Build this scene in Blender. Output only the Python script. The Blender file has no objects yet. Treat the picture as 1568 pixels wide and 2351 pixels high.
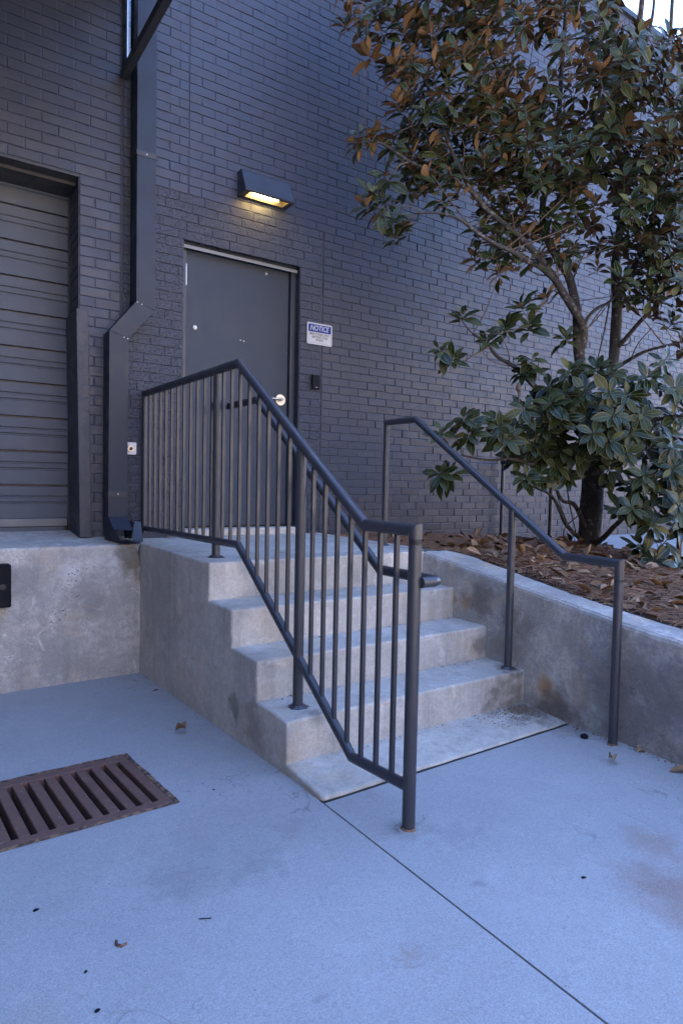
import bpy, bmesh, math, random
from mathutils import Vector, Matrix, noise as mnoise
R = math.radians
rng = random.Random(7)
scene = bpy.context.scene
COL = scene.collection

# ------------------------------------------------------------------ camera
CW, CH, CF = 1568.0, 2351.0, 1468.86
YAW, PITCH, ROLL = 0.5971, -0.0436, -0.0194
CAM = Vector((-1.115, -4.3916, 1.3304))
fwd = Vector((math.sin(YAW) * math.cos(PITCH), math.cos(YAW) * math.cos(PITCH), math.sin(PITCH)))
_r = Vector((math.cos(YAW), -math.sin(YAW), 0))
_u = _r.cross(fwd)
rgt = _r * math.cos(ROLL) - _u * math.sin(ROLL)
upv = _r * math.sin(ROLL) + _u * math.cos(ROLL)
cd = bpy.data.cameras.new('camera')
cam = bpy.data.objects.new('camera', cd)
COL.objects.link(cam)
cam.matrix_world = Matrix(((rgt.x, upv.x, -fwd.x, CAM.x), (rgt.y, upv.y, -fwd.y, CAM.y), (rgt.z, upv.z, -fwd.z, CAM.z), (0, 0, 0, 1)))
cd.sensor_fit = 'HORIZONTAL'
cd.sensor_width = 36.0
cd.lens = 36.0 * CF / CW
cd.clip_start = 0.05
cd.clip_end = 1000
scene.camera = cam

# ------------------------------------------------------------------ light
SUN_EL, SUN_AZ = R(50), R(14)          # the sun stands behind the building
w = bpy.data.worlds.new('World')
scene.world = w
w.use_nodes = True
nt = w.node_tree
nt.nodes.clear()
sky = nt.nodes.new('ShaderNodeTexSky')
sky.sky_type = 'NISHITA'
sky.sun_disc = False
sky.sun_elevation = SUN_EL
sky.sun_rotation = SUN_AZ
sky.air_density = 1.0
sky.dust_density = 0.4
sky.ozone_density = 4.0
bg = nt.nodes.new('ShaderNodeBackground')
bg.inputs[1].default_value = 0.15
wo = nt.nodes.new('ShaderNodeOutputWorld')
tint = nt.nodes.new('ShaderNodeMix')
tint.data_type = 'RGBA'; tint.blend_type = 'MULTIPLY'
tint.inputs[0].default_value = 1.0
tint.inputs[7].default_value = (.97, .955, 1.08, 1)
nt.links.new(sky.outputs[0], tint.inputs[6])
nt.links.new(tint.outputs[2], bg.inputs[0])
nt.links.new(bg.outputs[0], wo.inputs[0])
sl = bpy.data.lights.new('sun', 'SUN')
sl.energy = 5.0
sl.angle = R(0.5)
sl.color = (1.0, 0.88, 0.72)
so = bpy.data.objects.new('sun', sl)
COL.objects.link(so)
sd = Vector((math.sin(SUN_AZ) * math.cos(SUN_EL), math.cos(SUN_AZ) * math.cos(SUN_EL), math.sin(SUN_EL)))
so.rotation_euler = (-sd).to_track_quat('-Z', 'Y').to_euler()
so.location = (0, 6, 20)
vs = scene.view_settings
vs.view_transform = 'Standard'
vs.look = 'None'
vs.exposure = 2.95
vs.gamma = 1
vs.use_curve_mapping = False

# ------------------------------------------------------------------ helpers
def ray(u, v):
    return fwd + rgt * ((u - CW / 2) / CF) + upv * ((CH / 2 - v) / CF)
def at(u, v, d):                        # photo point at a depth -> place in the world
    return CAM + ray(u, v) * d
def proj(p):
    v = p - CAM
    z = v.dot(fwd)
    return (CW / 2 + CF * v.dot(rgt) / z, CH / 2 - CF * v.dot(upv) / z, z)
def gz(x, y):                           # the pavement: falls gently towards the dock
    yy = min(0.3, max(-9.0, y))
    xx = max(-6.0, min(6.0, x))
    return -0.0432 * yy + 0.007 * (xx - 0.208)

def link(name, me, mat=None, parent=None, smooth=False):
    o = bpy.data.objects.new(name, me)
    COL.objects.link(o)
    if mat is not None:
        for m in (mat if isinstance(mat, (list, tuple)) else [mat]):
            me.materials.append(m)
    if parent is not None:
        o.parent = parent
    if smooth:
        me.polygons.foreach_set('use_smooth', [True] * len(me.polygons))
    return o
def tag(o, label, cat, group=None):
    o['label'] = label
    o['category'] = cat
    if group:
        o['group'] = group
    return o
def empty(name, loc, label, cat, group=None):
    o = bpy.data.objects.new(name, None)
    COL.objects.link(o)
    o.location = loc
    o.empty_display_size = 0.1
    return tag(o, label, cat, group)

class MB:                               # collects shapes, links them as one mesh
    def __init__(s, org=(0, 0, 0)):
        s.v, s.f, s.m, s.sm = [], [], [], []
        s.o = Vector(org)
    def add(s, vs, fs, mi=0, smooth=False):
        n = len(s.v)
        s.v += [tuple(Vector(p) - s.o) for p in vs]
        for f in fs:
            s.f.append(tuple(i + n for i in f)); s.m.append(mi); s.sm.append(smooth)
    def box(s, a, b, mi=0):
        x0, y0, z0 = a; x1, y1, z1 = b
        P = [(x0, y0, z0), (x1, y0, z0), (x1, y1, z0), (x0, y1, z0), (x0, y0, z1), (x1, y0, z1), (x1, y1, z1), (x0, y1, z1)]
        s.add(P, [(0, 3, 2, 1), (4, 5, 6, 7), (0, 1, 5, 4), (1, 2, 6, 5), (2, 3, 7, 6), (3, 0, 4, 7)], mi)
    def quad(s, a, b, c, d, mi=0):
        s.add([a, b, c, d], [(0, 1, 2, 3)], mi)
    def tube(s, pts, r, seg=16, mi=0, caps=True, r2=None):   # mitred pipe: every run has its own rings
        pts = [Vector(p) for p in pts]
        n = len(pts)
        for k in range(n - 1):
            a, b = pts[k], pts[k + 1]
            d = (b - a).normalized()
            x = d.orthogonal().normalized() if abs(d.x) > .9 else Vector((1, 0, 0))
            x = (x - d * x.dot(d)).normalized()
            y = d.cross(x)
            ends = []
            for q, nb in ((a, pts[k - 1] if k else None), (b, pts[k + 2] if k + 2 < n else None)):
                if nb is None:
                    pn = d
                else:
                    e = (a - nb).normalized() if q is a else (nb - b).normalized()
                    pn = (d + e).normalized()
                ra = r if (r2 is None or q is a) else r2
                ring = []
                for i in range(seg):
                    t = 2 * math.pi * i / seg
                    p = q + (x * math.cos(t) + y * math.sin(t)) * ra
                    p = p + d * ((q - p).dot(pn) / d.dot(pn))
                    ring.append(p)
                ends.append(ring)
            s.add(ends[0] + ends[1], [(i, (i + 1) % seg, seg + (i + 1) % seg, seg + i) for i in range(seg)], mi, True)
            if caps and k == 0:
                s.add(ends[0], [tuple(range(seg))[::-1]], mi)
            if caps and k == n - 2:
                s.add(ends[1], [tuple(range(seg))], mi)
    def cone(s, c, r0, r1, h, seg=16, mi=0, axis='Z', jit=0.0, cap=True):
        A = {'Z': ((1, 0, 0), (0, 1, 0), (0, 0, 1)), 'Y': ((1, 0, 0), (0, 0, 1), (0, -1, 0)), 'X': ((0, 1, 0), (0, 0, 1), (1, 0, 0))}[axis]
        X, Y, Z = map(Vector, A)
        c = Vector(c)
        lo, hi = [], []
        for i in range(seg):
            t = 2 * math.pi * i / seg
            q = 1 + rng.uniform(-jit, jit)
            e = X * math.cos(t) + Y * math.sin(t)
            lo.append(c + e * r0 * q); hi.append(c + e * r1 + Z * h)
        s.add(lo + hi, [(i, (i + 1) % seg, seg + (i + 1) % seg, seg + i) for i in range(seg)], mi, True)
        if cap:
            s.add(hi, [tuple(range(seg))], mi)
    def build(s, name, mat, parent=None, kind=None):
        me = bpy.data.meshes.new(name)
        me.from_pydata(s.v, [], s.f)
        o = link(name, me, mat, parent)
        me.polygons.foreach_set('material_index', s.m)
        me.polygons.foreach_set('use_smooth', s.sm)
        me.update()
        if kind:
            o['kind'] = kind
        if parent is None:
            o.location = s.o
        return o

def bevelled(name, a, b, mat, parent=None, r=0.004, seg=2, org=(0, 0, 0), skew=None, drop=()):
    bm = bmesh.new()
    bmesh.ops.create_cube(bm, size=1)
    a, b = Vector(a), Vector(b)
    for v in bm.verts:
        v.co = Vector((a[i] + (b[i] - a[i]) * (v.co[i] + .5) for i in range(3)))
    if drop:
        bm.normal_update()
        kill = [f for f in bm.faces if any(f.normal.dot(Vector(d)) > .9 for d in drop)]
        bmesh.ops.delete(bm, geom=kill, context='FACES')
    es = [e for e in bm.edges if len(e.link_faces) == 2]
    if r:
        bmesh.ops.bevel(bm, geom=es, offset=r, segments=seg, affect='EDGES', clamp_overlap=True, profile=.5)
    for v in bm.verts:
        if skew:
            v.co = skew(v.co)
        v.co -= Vector(org)
    me = bpy.data.meshes.new(name)
    bm.to_mesh(me); bm.free()
    return link(name, me, mat, parent)

# ------------------------------------------------------------------ materials
class NT:
    def __init__(s, name):
        s.m = bpy.data.materials.new(name)
        s.m.use_nodes = True
        s.t = s.m.node_tree
        s.t.nodes.clear()
        s.out = s.t.nodes.new('ShaderNodeOutputMaterial')
        s.b = s.t.nodes.new('ShaderNodeBsdfPrincipled')
        s.t.links.new(s.b.outputs[0], s.out.inputs[0])
        s.pos = s.t.nodes.new('ShaderNodeNewGeometry').outputs['Position']
    def set(s, inp, val):
        if isinstance(val, bpy.types.NodeSocket):
            s.t.links.new(val, inp)
        else:
            inp.default_value = (tuple(val) + (1,)) if (hasattr(val, '__len__') and len(val) == 3 and len(inp.default_value) == 4) else val
    def p(s, **k):
        for n, v in k.items():
            s.set(s.b.inputs[n.replace('_', ' ')], v)
        return s
    def scale(s, vec, sc):
        n = s.t.nodes.new('ShaderNodeMapping')
        s.t.links.new(vec, n.inputs[0])
        n.inputs['Scale'].default_value = sc
        return n.outputs[0]
    def noise(s, sc, det=4, rough=.55, vec=None, dist=0):
        n = s.t.nodes.new('ShaderNodeTexNoise')
        s.t.links.new(vec or s.pos, n.inputs['Vector'])
        n.inputs['Scale'].default_value = sc
        n.inputs['Detail'].default_value = det
        n.inputs['Roughness'].default_value = rough
        n.inputs['Distortion'].default_value = dist
        return n.outputs[0]
    def voro(s, sc, vec=None, feature='F1'):
        n = s.t.nodes.new('ShaderNodeTexVoronoi')
        s.t.links.new(vec or s.pos, n.inputs['Vector'])
        n.inputs['Scale'].default_value = sc
        return n.outputs[0]
    def ramp(s, x, a, b, va=0.0, vb=1.0):
        n = s.t.nodes.new('ShaderNodeMapRange')
        n.interpolation_type = 'SMOOTHSTEP'
        s.t.links.new(x, n.inputs[0])
        for i, q in enumerate((a, b, va, vb)):
            n.inputs[i + 1].default_value = q
        return n.outputs[0]
    def math(s, op, a, b=0.0):
        n = s.t.nodes.new('ShaderNodeMath')
        n.operation = op
        s.set(n.inputs[0], a); s.set(n.inputs[1], b)
        return n.outputs[0]
    def mix(s, f, a, b, mode='MIX'):
        n = s.t.nodes.new('ShaderNodeMix')
        n.data_type = 'RGBA'; n.blend_type = mode
        s.set(n.inputs[0], f); s.set(n.inputs[6], a); s.set(n.inputs[7], b)
        return n.outputs[2]
    def near(s, c, rad, soft=.5, wob=.5, wsc=9):       # blob mask round a place, frayed by noise
        v = s.t.nodes.new('ShaderNodeVectorMath'); v.operation = 'DISTANCE'
        s.t.links.new(s.pos, v.inputs[0]); v.inputs[1].default_value = c
        d = s.math('DIVIDE', v.outputs['Value'], rad)
        d = s.math('ADD', d, s.math('MULTIPLY', s.math('SUBTRACT', s.noise(wsc, 5, .6), .5), wob * 2))
        return s.ramp(d, 1 - soft, 1, 1.0, 0.0)
    def bump(s, h, dist=.002, strength=1.0, prev=None):
        n = s.t.nodes.new('ShaderNodeBump')
        n.inputs['Distance'].default_value = dist
        n.inputs['Strength'].default_value = strength
        s.t.links.new(h, n.inputs['Height'])
        if prev is not None:
            s.t.links.new(prev, n.inputs['Normal'])
        s.t.links.new(n.outputs[0], s.b.inputs['Normal'])
        return n.outputs[0]
    def attr(s, name):
        n = s.t.nodes.new('ShaderNodeAttribute'); n.attribute_name = name
        return n.outputs['Fac']
    def uv(s):
        n = s.t.nodes.new('ShaderNodeUVMap'); n.uv_map = 'UVMap'
        sp = s.t.nodes.new('ShaderNodeSeparateXYZ')
        s.t.links.new(n.outputs[0], sp.inputs[0])
        return sp.outputs[0], sp.outputs[1]

def concrete(name, light, dark, big=1.6, contrast=1.0, speck=.5, bump=.0015, streak=0.0, pits=0.0, stains=(), rough=.85, fine=220, mid=1.0, tan=0.0, scuff=0.0):
    n = NT(name)
    a = n.noise(big, 8, .62)
    b = n.noise(big * 7, 8, .65, dist=.6)
    col = n.mix(n.ramp(a, .5 - .22 / contrast, .5 + .22 / contrast), dark, light)
    col = n.mix(n.ramp(b, .32, .72, 0, .5 * contrast * mid), col, tuple(x * .62 for x in light))
    col = n.mix(n.ramp(n.noise(big * 3.1, 6, .7, dist=1.2), .56, .74, 0, .45 * contrast), col, tuple(min(.75, x * 1.25) for x in light))
    if tan:
        col = n.mix(n.ramp(n.noise(big * 1.3, 6, .6, dist=.8), .52, .68, 0, tan), col, (light[0] * .98, light[1] * .80, light[2] * .60))
    if scuff:
        q = n.math('ABSOLUTE', n.math('SUBTRACT', n.noise(2.1, 2, .5, dist=2.2), .5))
        q = n.math('MULTIPLY', n.ramp(q, .002, .010, 1, 0), n.ramp(n.noise(1.7, 4, .6), .50, .64, 0, scuff))
        col = n.mix(q, col, tuple(x * .5 for x in dark))
        q = n.ramp(n.noise(46, 2, .5), .735, .775, 0, .55)
        col = n.mix(q, col, tuple(x * .5 for x in dark))
    if streak:
        sv = n.scale(n.pos, (9, 9, .55))
        col = n.mix(n.ramp(n.noise(1.0, 6, .65, sv), .47, .75, 0, streak), col, tuple(x * .42 for x in dark))
    for (c, rad, colr, st, wob, wsc) in stains:
        col = n.mix(n.math('MULTIPLY', n.near(c, rad, .75, wob, wsc), st), col, colr)
    g1 = n.noise(fine, 3, .6)
    g2 = n.noise(fine * .33, 4, .6)
    k = n.math('ADD', n.math('MULTIPLY', n.math('SUBTRACT', g1, .5), speck * 1.6), n.math('MULTIPLY', n.math('SUBTRACT', g2, .5), speck * .9 * mid))
    k = n.math('ADD', k, 1.0)
    col = n.mix(1.0, col, k, 'MULTIPLY')
    h = n.math('ADD', n.math('MULTIPLY', g1, .5), n.math('MULTIPLY', n.noise(40, 6, .6), 1.0))
    if pits:
        pv = n.voro(46)
        pm = n.math('MULTIPLY', n.ramp(pv, .10, .22, 1, 0), n.ramp(n.noise(3.0, 3), .5, .62, 0, pits))
        col = n.mix(pm, col, tuple(x * .25 for x in dark))
        h = n.math('SUBTRACT', h, n.math('MULTIPLY', pm, 2.5))
    n.bump(h, bump)
    n.p(Base_Color=col, Roughness=rough)
    n.b.inputs['Specular IOR Level'].default_value = .25
    return n.m

def paint(name, base, rough=.42, var=.12, bump=.0006, bsc=60, spec=.5, fine=None, dust=0.0, hue=0, dustcol=(.25, .24, .23)):
    n = NT(name)
    a = n.noise(2.3, 6, .6)
    col = n.mix(a, tuple(x * (1 - var) for x in base), tuple(x * (1 + var) for x in base))
    if hue:
        col = n.mix(n.ramp(n.noise(5.5, 4, .6), .42, .62, 0, .6), col, (base[0] * 1.10, base[1] * 1.0, base[2] * .96))
    if dust:
        col = n.mix(n.ramp(n.noise(7, 8, .7), .55, .8, 0, dust), col, dustcol)
    r = n.ramp(n.noise(11, 5, .6), .3, .7, rough - .07, rough + .1)
    h = n.noise(bsc, 5, .55)
    if fine:
        h = n.math('ADD', h, n.math('MULTIPLY', n.noise(fine, 3), .6))
    n.bump(h, bump)
    n.p(Base_Color=col, Roughness=r)
    n.b.inputs['Specular IOR Level'].default_value = spec
    return n.m

def rug_brick(name, base):
    n = NT(name)
    a = n.noise(2.3, 6, .6)
    pit = n.ramp(n.noise(95, 2, .5, n.scale(n.pos, (.6, .6, 1.0))), .36, .46, 1, 0)
    col = n.mix(a, tuple(x * .9 for x in base), tuple(x * 1.12 for x in base))
    col = n.mix(n.math('MULTIPLY', pit, .6), col, tuple(x * .25 for x in base))
    n.bump(n.math('SUBTRACT', n.noise(160, 3), n.math('MULTIPLY', pit, 1.5)), .002)
    n.p(Base_Color=col, Roughness=.6)
    return n.m

WALLC = (.0335, .0390, .0600)
M = {}
M['brick'] = paint('painted_brick', WALLC, .44, .12, .0013, 55, .45, 240, hue=1)
M['rug'] = rug_brick('painted_rug_brick', (.034, .0385, .058))
M['mortar'] = paint('painted_mortar', tuple(x * .92 for x in WALLC), .55, .1, .002, 70, .4, 260)
M['rail'] = paint('rail_paint', (.038, .041, .050), .36, .12, .0004, 90, .5, None, .10, (.10, .10, .11))
M['door'] = paint('door_paint', (.044, .054, .074), .5, .06, .0002, 200, .22)
M['frame'] = paint('frame_paint', (.034, .042, .056), .38, .08, .0003, 120, .5)
M['shutter'] = paint('shutter_paint', (.074, .086, .112), .5, .16, .0004, 40, .22, None, .10, (.16, .16, .16))
M['spout'] = paint('downspout_paint', (.020, .027, .043), .42, .08, .0002, 6, .3)
M['dark'] = paint('dark_trim', (.03, .032, .037), .5, .1, .001, 60)
M['guard'] = paint('guard_paint', (.043, .046, .058), .5, .1, .004, 45, .4)
M['black'] = paint('black_rubber', (.006, .007, .010), .6, .2, .002, 60, .15)
M['galv'] = paint('galvanised', (.55, .57, .60), .30, .12, .0004, 40, .6)
M['galv'].node_tree.nodes['Principled BSDF'].inputs['Metallic'].default_value = .85
M['drip'] = paint('drip_metal', (.20, .20, .205), .45, .2, .0006, 50, .5)
M['bar'] = paint('door_bar_paint', (.085, .10, .13), .35, .12, .0004, 40, .5)
M['steel'] = paint('satin_steel', (.62, .61, .59), .30, .06, .0002, 60, .6)
M['steel'].node_tree.nodes['Principled BSDF'].inputs['Metallic'].default_value = .9
M['lampblack'] = paint('lamp_housing', (.026, .030, .040), .35, .08, .0003, 120, .5)
M['white'] = paint('white_metal', (.62, .63, .65), .4, .05, .0003, 60, .5)
M['signblue'] = paint('sign_blue', (.003, .026, .185), .5, .02, .0001, 60, .12)
M['signwhite'] = paint('sign_white', (.50, .51, .53), .5, .04, .0001, 60, .2)
M['ink'] = paint('sign_ink', (.02, .02, .022), .5, .02, .0001, 60)
M['joint'] = paint('joint_dirt', (.045, .038, .031), .9, .4, .003, 30, .2)
M['dirt'] = paint('dark_dirt', (.014, .014, .013), .9, .3, .003, 40, .2)
n = NT('lamp_tube'); n.p(Base_Color=(.9, .8, .5), Emission_Color=(1.0, .70, .28)); n.b.inputs['Emission Strength'].default_value = 11; M['tube'] = n.m
n = NT('lamp_reflector'); n.p(Base_Color=(.20, .17, .11), Roughness=.5, Metallic=.6); M['reflector'] = n.m
n = NT('rust')
a = n.noise(9, 8, .65)
col = n.mix(a, (.085, .045, .036), (.20, .103, .078))
col = n.mix(n.ramp(n.noise(26, 6, .7), .56, .72, 0, .8), col, (.24, .13, .085))
col = n.mix(n.ramp(n.noise(70, 4, .6), .66, .72, 0, .8), col, (.38, .36, .34))
n.bump(n.noise(120, 5), .002); n.p(Base_Color=col, Roughness=.72); M['rust'] = n.m
n = NT('rust_edge')
col = n.mix(n.ramp(n.noise(30, 6, .7), .4, .62), (.06, .036, .030), (.26, .15, .085))
n.bump(n.noise(90, 5), .004); n.p(Base_Color=col, Roughness=.85); M['rustedge'] = n.m

GREY, GREYD = (.40, .395, .385), (.30, .297, .29)
M['pave'] = concrete('broom_concrete', (.385, .385, .38), (.325, .326, .325), 1.1, .7, .62, .0016, rough=.8, mid=.45, fine=210, scuff=.55, stains=[
    ((.75, -3.45, .15), .22, (.27, .20, .165), .75, .75, 6), ((.95, -3.25, .15), .14, (.28, .21, .17), .55, .8, 8),
    ((.30, -3.08, .13), .035, (.20, .20, .19), .5, .6, 20), ((-.15, -2.35, .1), .30, (.27, .27, .265), .35, 1.3, 5),
    ((-.35, -2.5, .1), .22, (.25, .25, .25), .35, 1.3, 6), ((1.66, -2.42, .11), .16, (.19, .175, .15), .5, 1.3, 9),
    ((.34, -2.71, .12), .10, (.24, .235, .22), .55, .6, 14), ((-1.0, -2.95, .11), .25, (.30, .26, .23), .5, .8, 5),
    ((.5, -3.9, .14), .3, (.30, .285, .27), .4, .9, 5), ((-.45, -2.55, .1), .12, (.20, .20, .205), .3, 1.9, 14), ((-.2, -2.62, .1), .10, (.20, .20, .205), .28, 2.0, 16), ((.0, -2.45, .1), .09, (.2, .2, .2), .28, 2.0, 16), ((.45, -2.85, .13), .12, (.22, .22, .22), .25, 1.9, 16), ((-.05, -3.2, .12), .07, (.27, .21, .17), .4, 1.6, 18), ((.05, -1.6, .06), .4, (.30, .30, .29), .4, 1.3, 5)])
M['step'] = concrete('step_concrete', (.57, .535, .47), (.42, .395, .35), 2.6, 1.2, .40, .0018, tan=.30, streak=.40, fine=190, stains=[
    ((1.64, -2.12, .13), .26, (.12, .105, .085), .7, 1.3, 9), ((1.66, -1.78, .40), .10, (.14, .12, .10), .6, .8, 14),
    ((.75, -1.2, .85), .45, (.22, .205, .18), .55, 1.0, 9), ((1.25, -1.2, .86), .25, (.20, .19, .165), .5, 1.0, 10),
    ((1.1, -1.55, .70), .16, (.25, .24, .22), .45, .9, 10), ((.36, -2.04, .32), .07, (.13, .12, .11), .6, .5, 18),
    ((1.65, -2.0, .32), .09, (.17, .12, .08), .7, .6, 18), ((.206, -1.55, .22), .10, (.16, .145, .12), .7, .9, 14),
    ((.206, -1.74, .20), .16, (.20, .175, .14), .55, .9, 12), ((.206, -.42, .6), .5, (.27, .26, .24), .5, 1.0, 6)])
M['dock'] = concrete('dock_concrete', (.60, .565, .51), (.38, .362, .335), 3.0, 2.0, .42, .004, tan=.35, streak=.30, pits=.9, fine=140, stains=[
    ((.19, 0, .78), .17, (.17, .145, .10), .85, .8, 12), ((.10, 0, .86), .10, (.15, .13, .10), .7, .8, 14),
    ((-.15, 0, .55), .18, (.27, .25, .23), .6, 1.1, 8), ((-.5, 0, .70), .16, (.24, .23, .215), .6, 1.2, 9),
    ((-.25, 0, .72), .10, (.58, .56, .52), .6, 1.1, 12)])
M['planter'] = concrete('planter_concrete', (.52, .49, .44), (.32, .302, .275), 4.2, 2.0, .42, .003, tan=.55, streak=.28, pits=.35, fine=150, stains=[
    ((1.70, -2.21, .26), .085, (.40, .235, .11), .85, .5, 10), ((1.70, -2.30, .20), .06, (.36, .22, .12), .6, .8, 14),
    ((1.70, -1.60, .62), .06, (.34, .22, .12), .8, .9, 14), ((1.70, -1.50, .62), .05, (.34, .21, .12), .7, .9, 14),
    ((1.70, -1.72, .66), .15, (.15, .125, .10), .75, .8, 9), ((1.70, -1.95, .60), .10, (.15, .13, .11), .5, .9, 10),
    ((1.68, -2.78, .36), .42, (.165, .155, .145), .7, .8, 5), ((1.66, -3.25, .36), .5, (.16, .15, .14), .7, .7, 5), ((1.70, -2.05, .56), .10, (.15, .135, .12), .5, 1.3, 12), ((1.70, -2.4, .30), .12, (.30, .24, .17), .5, 1.3, 12), ((1.70, -1.9, .42), .08, (.33, .24, .15), .5, 1.2, 14),
    ((1.70, -2.0, .45), .2, (.235, .22, .195), .5, 1.0, 9), ((1.67, -2.75, .36), .05, (.30, .29, .275), .6, 1.6, 28),
    ((1.69, -2.5, .52), .07, (.32, .31, .295), .5, 1.6, 26), ((1.70, -2.28, .14), .18, (.11, .10, .085), .8, .9, 10)])
M['capc'] = concrete('cap_concrete', (.47, .46, .44), (.38, .37, .355), 2.0, .8, .32, .0016, fine=170)
M['bounce_bank'] = concrete('bounce_bank_grass', (.42, .33, .22), (.27, .21, .13), .3, 1.0, .5, .03, fine=12)
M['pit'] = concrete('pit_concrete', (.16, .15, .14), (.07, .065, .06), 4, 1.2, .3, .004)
M['soil'] = concrete('bed_soil', (.055, .036, .024), (.030, .020, .014), 14, 1.0, .8, .012, rough=.95, fine=90)
n = NT('bark')
sv = n.scale(n.pos, (1, 1, .45))
a = n.noise(16, 8, .65, sv)
col = n.mix(a, (.014, .012, .010), (.064, .055, .048))
col = n.mix(n.ramp(n.noise(26, 6, .7), .54, .66, 0, .75), col, (.21, .20, .185))
col = n.mix(n.ramp(n.noise(9, 5, .6), .60, .72, 0, .6), col, (.045, .055, .025))
n.bump(n.math('ADD', a, n.noise(60, 5)), .008); n.p(Base_Color=col, Roughness=.9); M['bark'] = n.m
n = NT('twig_bark')
col = n.mix(n.noise(30, 5), (.05, .036, .027), (.13, .095, .07)); n.p(Base_Color=col, Roughness=.85); M['twig'] = n.m

def leaf_mats():
    n = NT('leaf_top')
    u, v = n.uv()
    r = n.attr('rnd')
    c = n.mix(r, (.007, .016, .005), (.034, .046, .012))
    c = n.mix(n.ramp(r, .965, .985, 0, .7), c, (.13, .12, .03))
    e = n.math('ABSOLUTE', n.math('SUBTRACT', u, .5))
    c = n.mix(n.ramp(e, .40, .48, 0, .7), c, (.17, .165, .075))
    c = n.mix(n.ramp(e, .015, .05, .7, 0), c, (.13, .135, .05))
    n.p(Base_Color=c, Roughness=n.ramp(r, 0, 1, .26, .46))
    n.b.inputs['Specular IOR Level'].default_value = .27
    top = n.m
    n = NT('leaf_underside')
    u, v = n.uv()
    r = n.attr('rnd')
    c = n.mix(r, (.078, .043, .021), (.225, .130, .066))
    e = n.math('ABSOLUTE', n.math('SUBTRACT', u, .5))
    c = n.mix(n.ramp(e, .02, .06, .7, 0), c, (.26, .17, .085))
    n.p(Base_Color=c, Roughness=.75)
    n.b.inputs['Specular IOR Level'].default_value = .2
    und = n.m
    n = NT('dead_leaf')
    r = n.attr('rnd')
    c = n.mix(r, (.095, .050, .024), (.42, .26, .135))
    c = n.mix(n.ramp(n.noise(60, 5), .5, .7, 0, .5), c, (.05, .032, .020))
    n.p(Base_Color=c, Roughness=.7)
    dead = n.m
    n = NT('pine_needle')
    r = n.attr('rnd')
    c = n.mix(r, (.100, .042, .020), (.42, .205, .095))
    n.p(Base_Color=c, Roughness=.7)
    return top, und, dead, n.m
LTOP, LUND, LDEAD, NEEDLE = leaf_mats()

# ------------------------------------------------------------------ the ground
def jx(y):                               # the control joint that runs on from the bottom step's corner
    return .200 + (y + 2.36) * .042
G_Y = -2.362                             # front of the stair pad
GR = (-2.35, -.270, -1.430, -2.045)      # drain opening x0, x1, y far, y near
def gsk(x, y):
    return x - (y + 1.73) * .05
def ground():
    mb = MB()
    xs = [-250, -8, -3, GR[0], GR[1], 'j']
    ys = [-250, -30, -9, -5, GR[3], GR[2], 0.03]
    def X(x, y):
        return jx(y) - .0035 if x == 'j' else (gsk(x, y) if x in GR[:2] else x)
    for i in range(len(xs) - 1):
        for j in range(len(ys) - 1):
            if i == 3 and j == 4:
                continue
            P = [(X(xs[i], ys[j]), ys[j]), (X(xs[i + 1], ys[j]), ys[j]), (X(xs[i + 1], ys[j + 1]), ys[j + 1]), (X(xs[i], ys[j + 1]), ys[j + 1])]
            mb.quad(*[(x, y, gz(x, y)) for x, y in P])
    xs = ['j', .5, 1.2, 1.9, 6, 250]
    ys = [-250, -30, -9, -5, -3.2, G_Y - .016]
    def X2(x, y):
        return jx(y) + .0035 if x == 'j' else x
    for i in range(len(xs) - 1):
        for j in range(len(ys) - 1):
            P = [(X2(xs[i], ys[j]), ys[j]), (X2(xs[i + 1], ys[j]), ys[j]), (X2(xs[i + 1], ys[j + 1]), ys[j + 1]), (X2(xs[i], ys[j + 1]), ys[j + 1])]
            mb.quad(*[(x, y, gz(x, y)) for x, y in P])
    # the joint's walls and floor
    for sgn in (-1, 1):
        a, b = (jx(-9) + sgn * .0035, -9), (jx(G_Y) + sgn * .0035, G_Y)
        mb.quad((a[0], a[1], gz(*a)), (b[0], b[1], gz(*b)), (b[0], b[1], gz(*b) - .02), (a[0], a[1], gz(*a) - .02))
    a, b = (jx(-9), -9), (jx(-2.3), -2.3)
    mb.quad((a[0] - .02, a[1], gz(*a) - .016), (a[0] + .02, a[1], gz(*a) - .016), (b[0] + .02, b[1], gz(*b) - .016), (b[0] - .02, b[1], gz(*b) - .016), 1)
    mb.quad((.19, G_Y - .02, gz(.2, G_Y) - .004), (1.9, G_Y - .02, gz(1.9, G_Y) - .004), (1.9, G_Y + .02, gz(1.9, G_Y) - .004), (.19, G_Y + .02, gz(.2, G_Y) - .004), 1)
    # ground behind and beside the building
    mb.quad((-250, 16, -.02), (250, 16, -.02), (250, 250, -.02), (-250, 250, -.02))
    o = mb.build('pavement', [M['pave'], M['joint']], kind='structure')
    return o
ground()

# added unseen bank behind the camera, throwing warm sun back
mb = MB()
NB = 60
for i in range(NB):
    for j in range(14):
        P = []
        for (a, b) in ((i, j), (i + 1, j), (i + 1, j + 1), (i, j + 1)):
            x = -90 + 200 * a / NB
            t = b / 14
            y = -11.5 - 26 * t
            z = gz(0, y) + 13 * (t * t * (3 - 2 * t)) + (1.2 * mnoise.noise(Vector((x * .12, y * .12, 0))) * t) - .05
            P.append((x, y, z))
        mb.quad(*P[::-1])
mb.build('bounce_slope', M['bounce_bank'], kind='structure')

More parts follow.
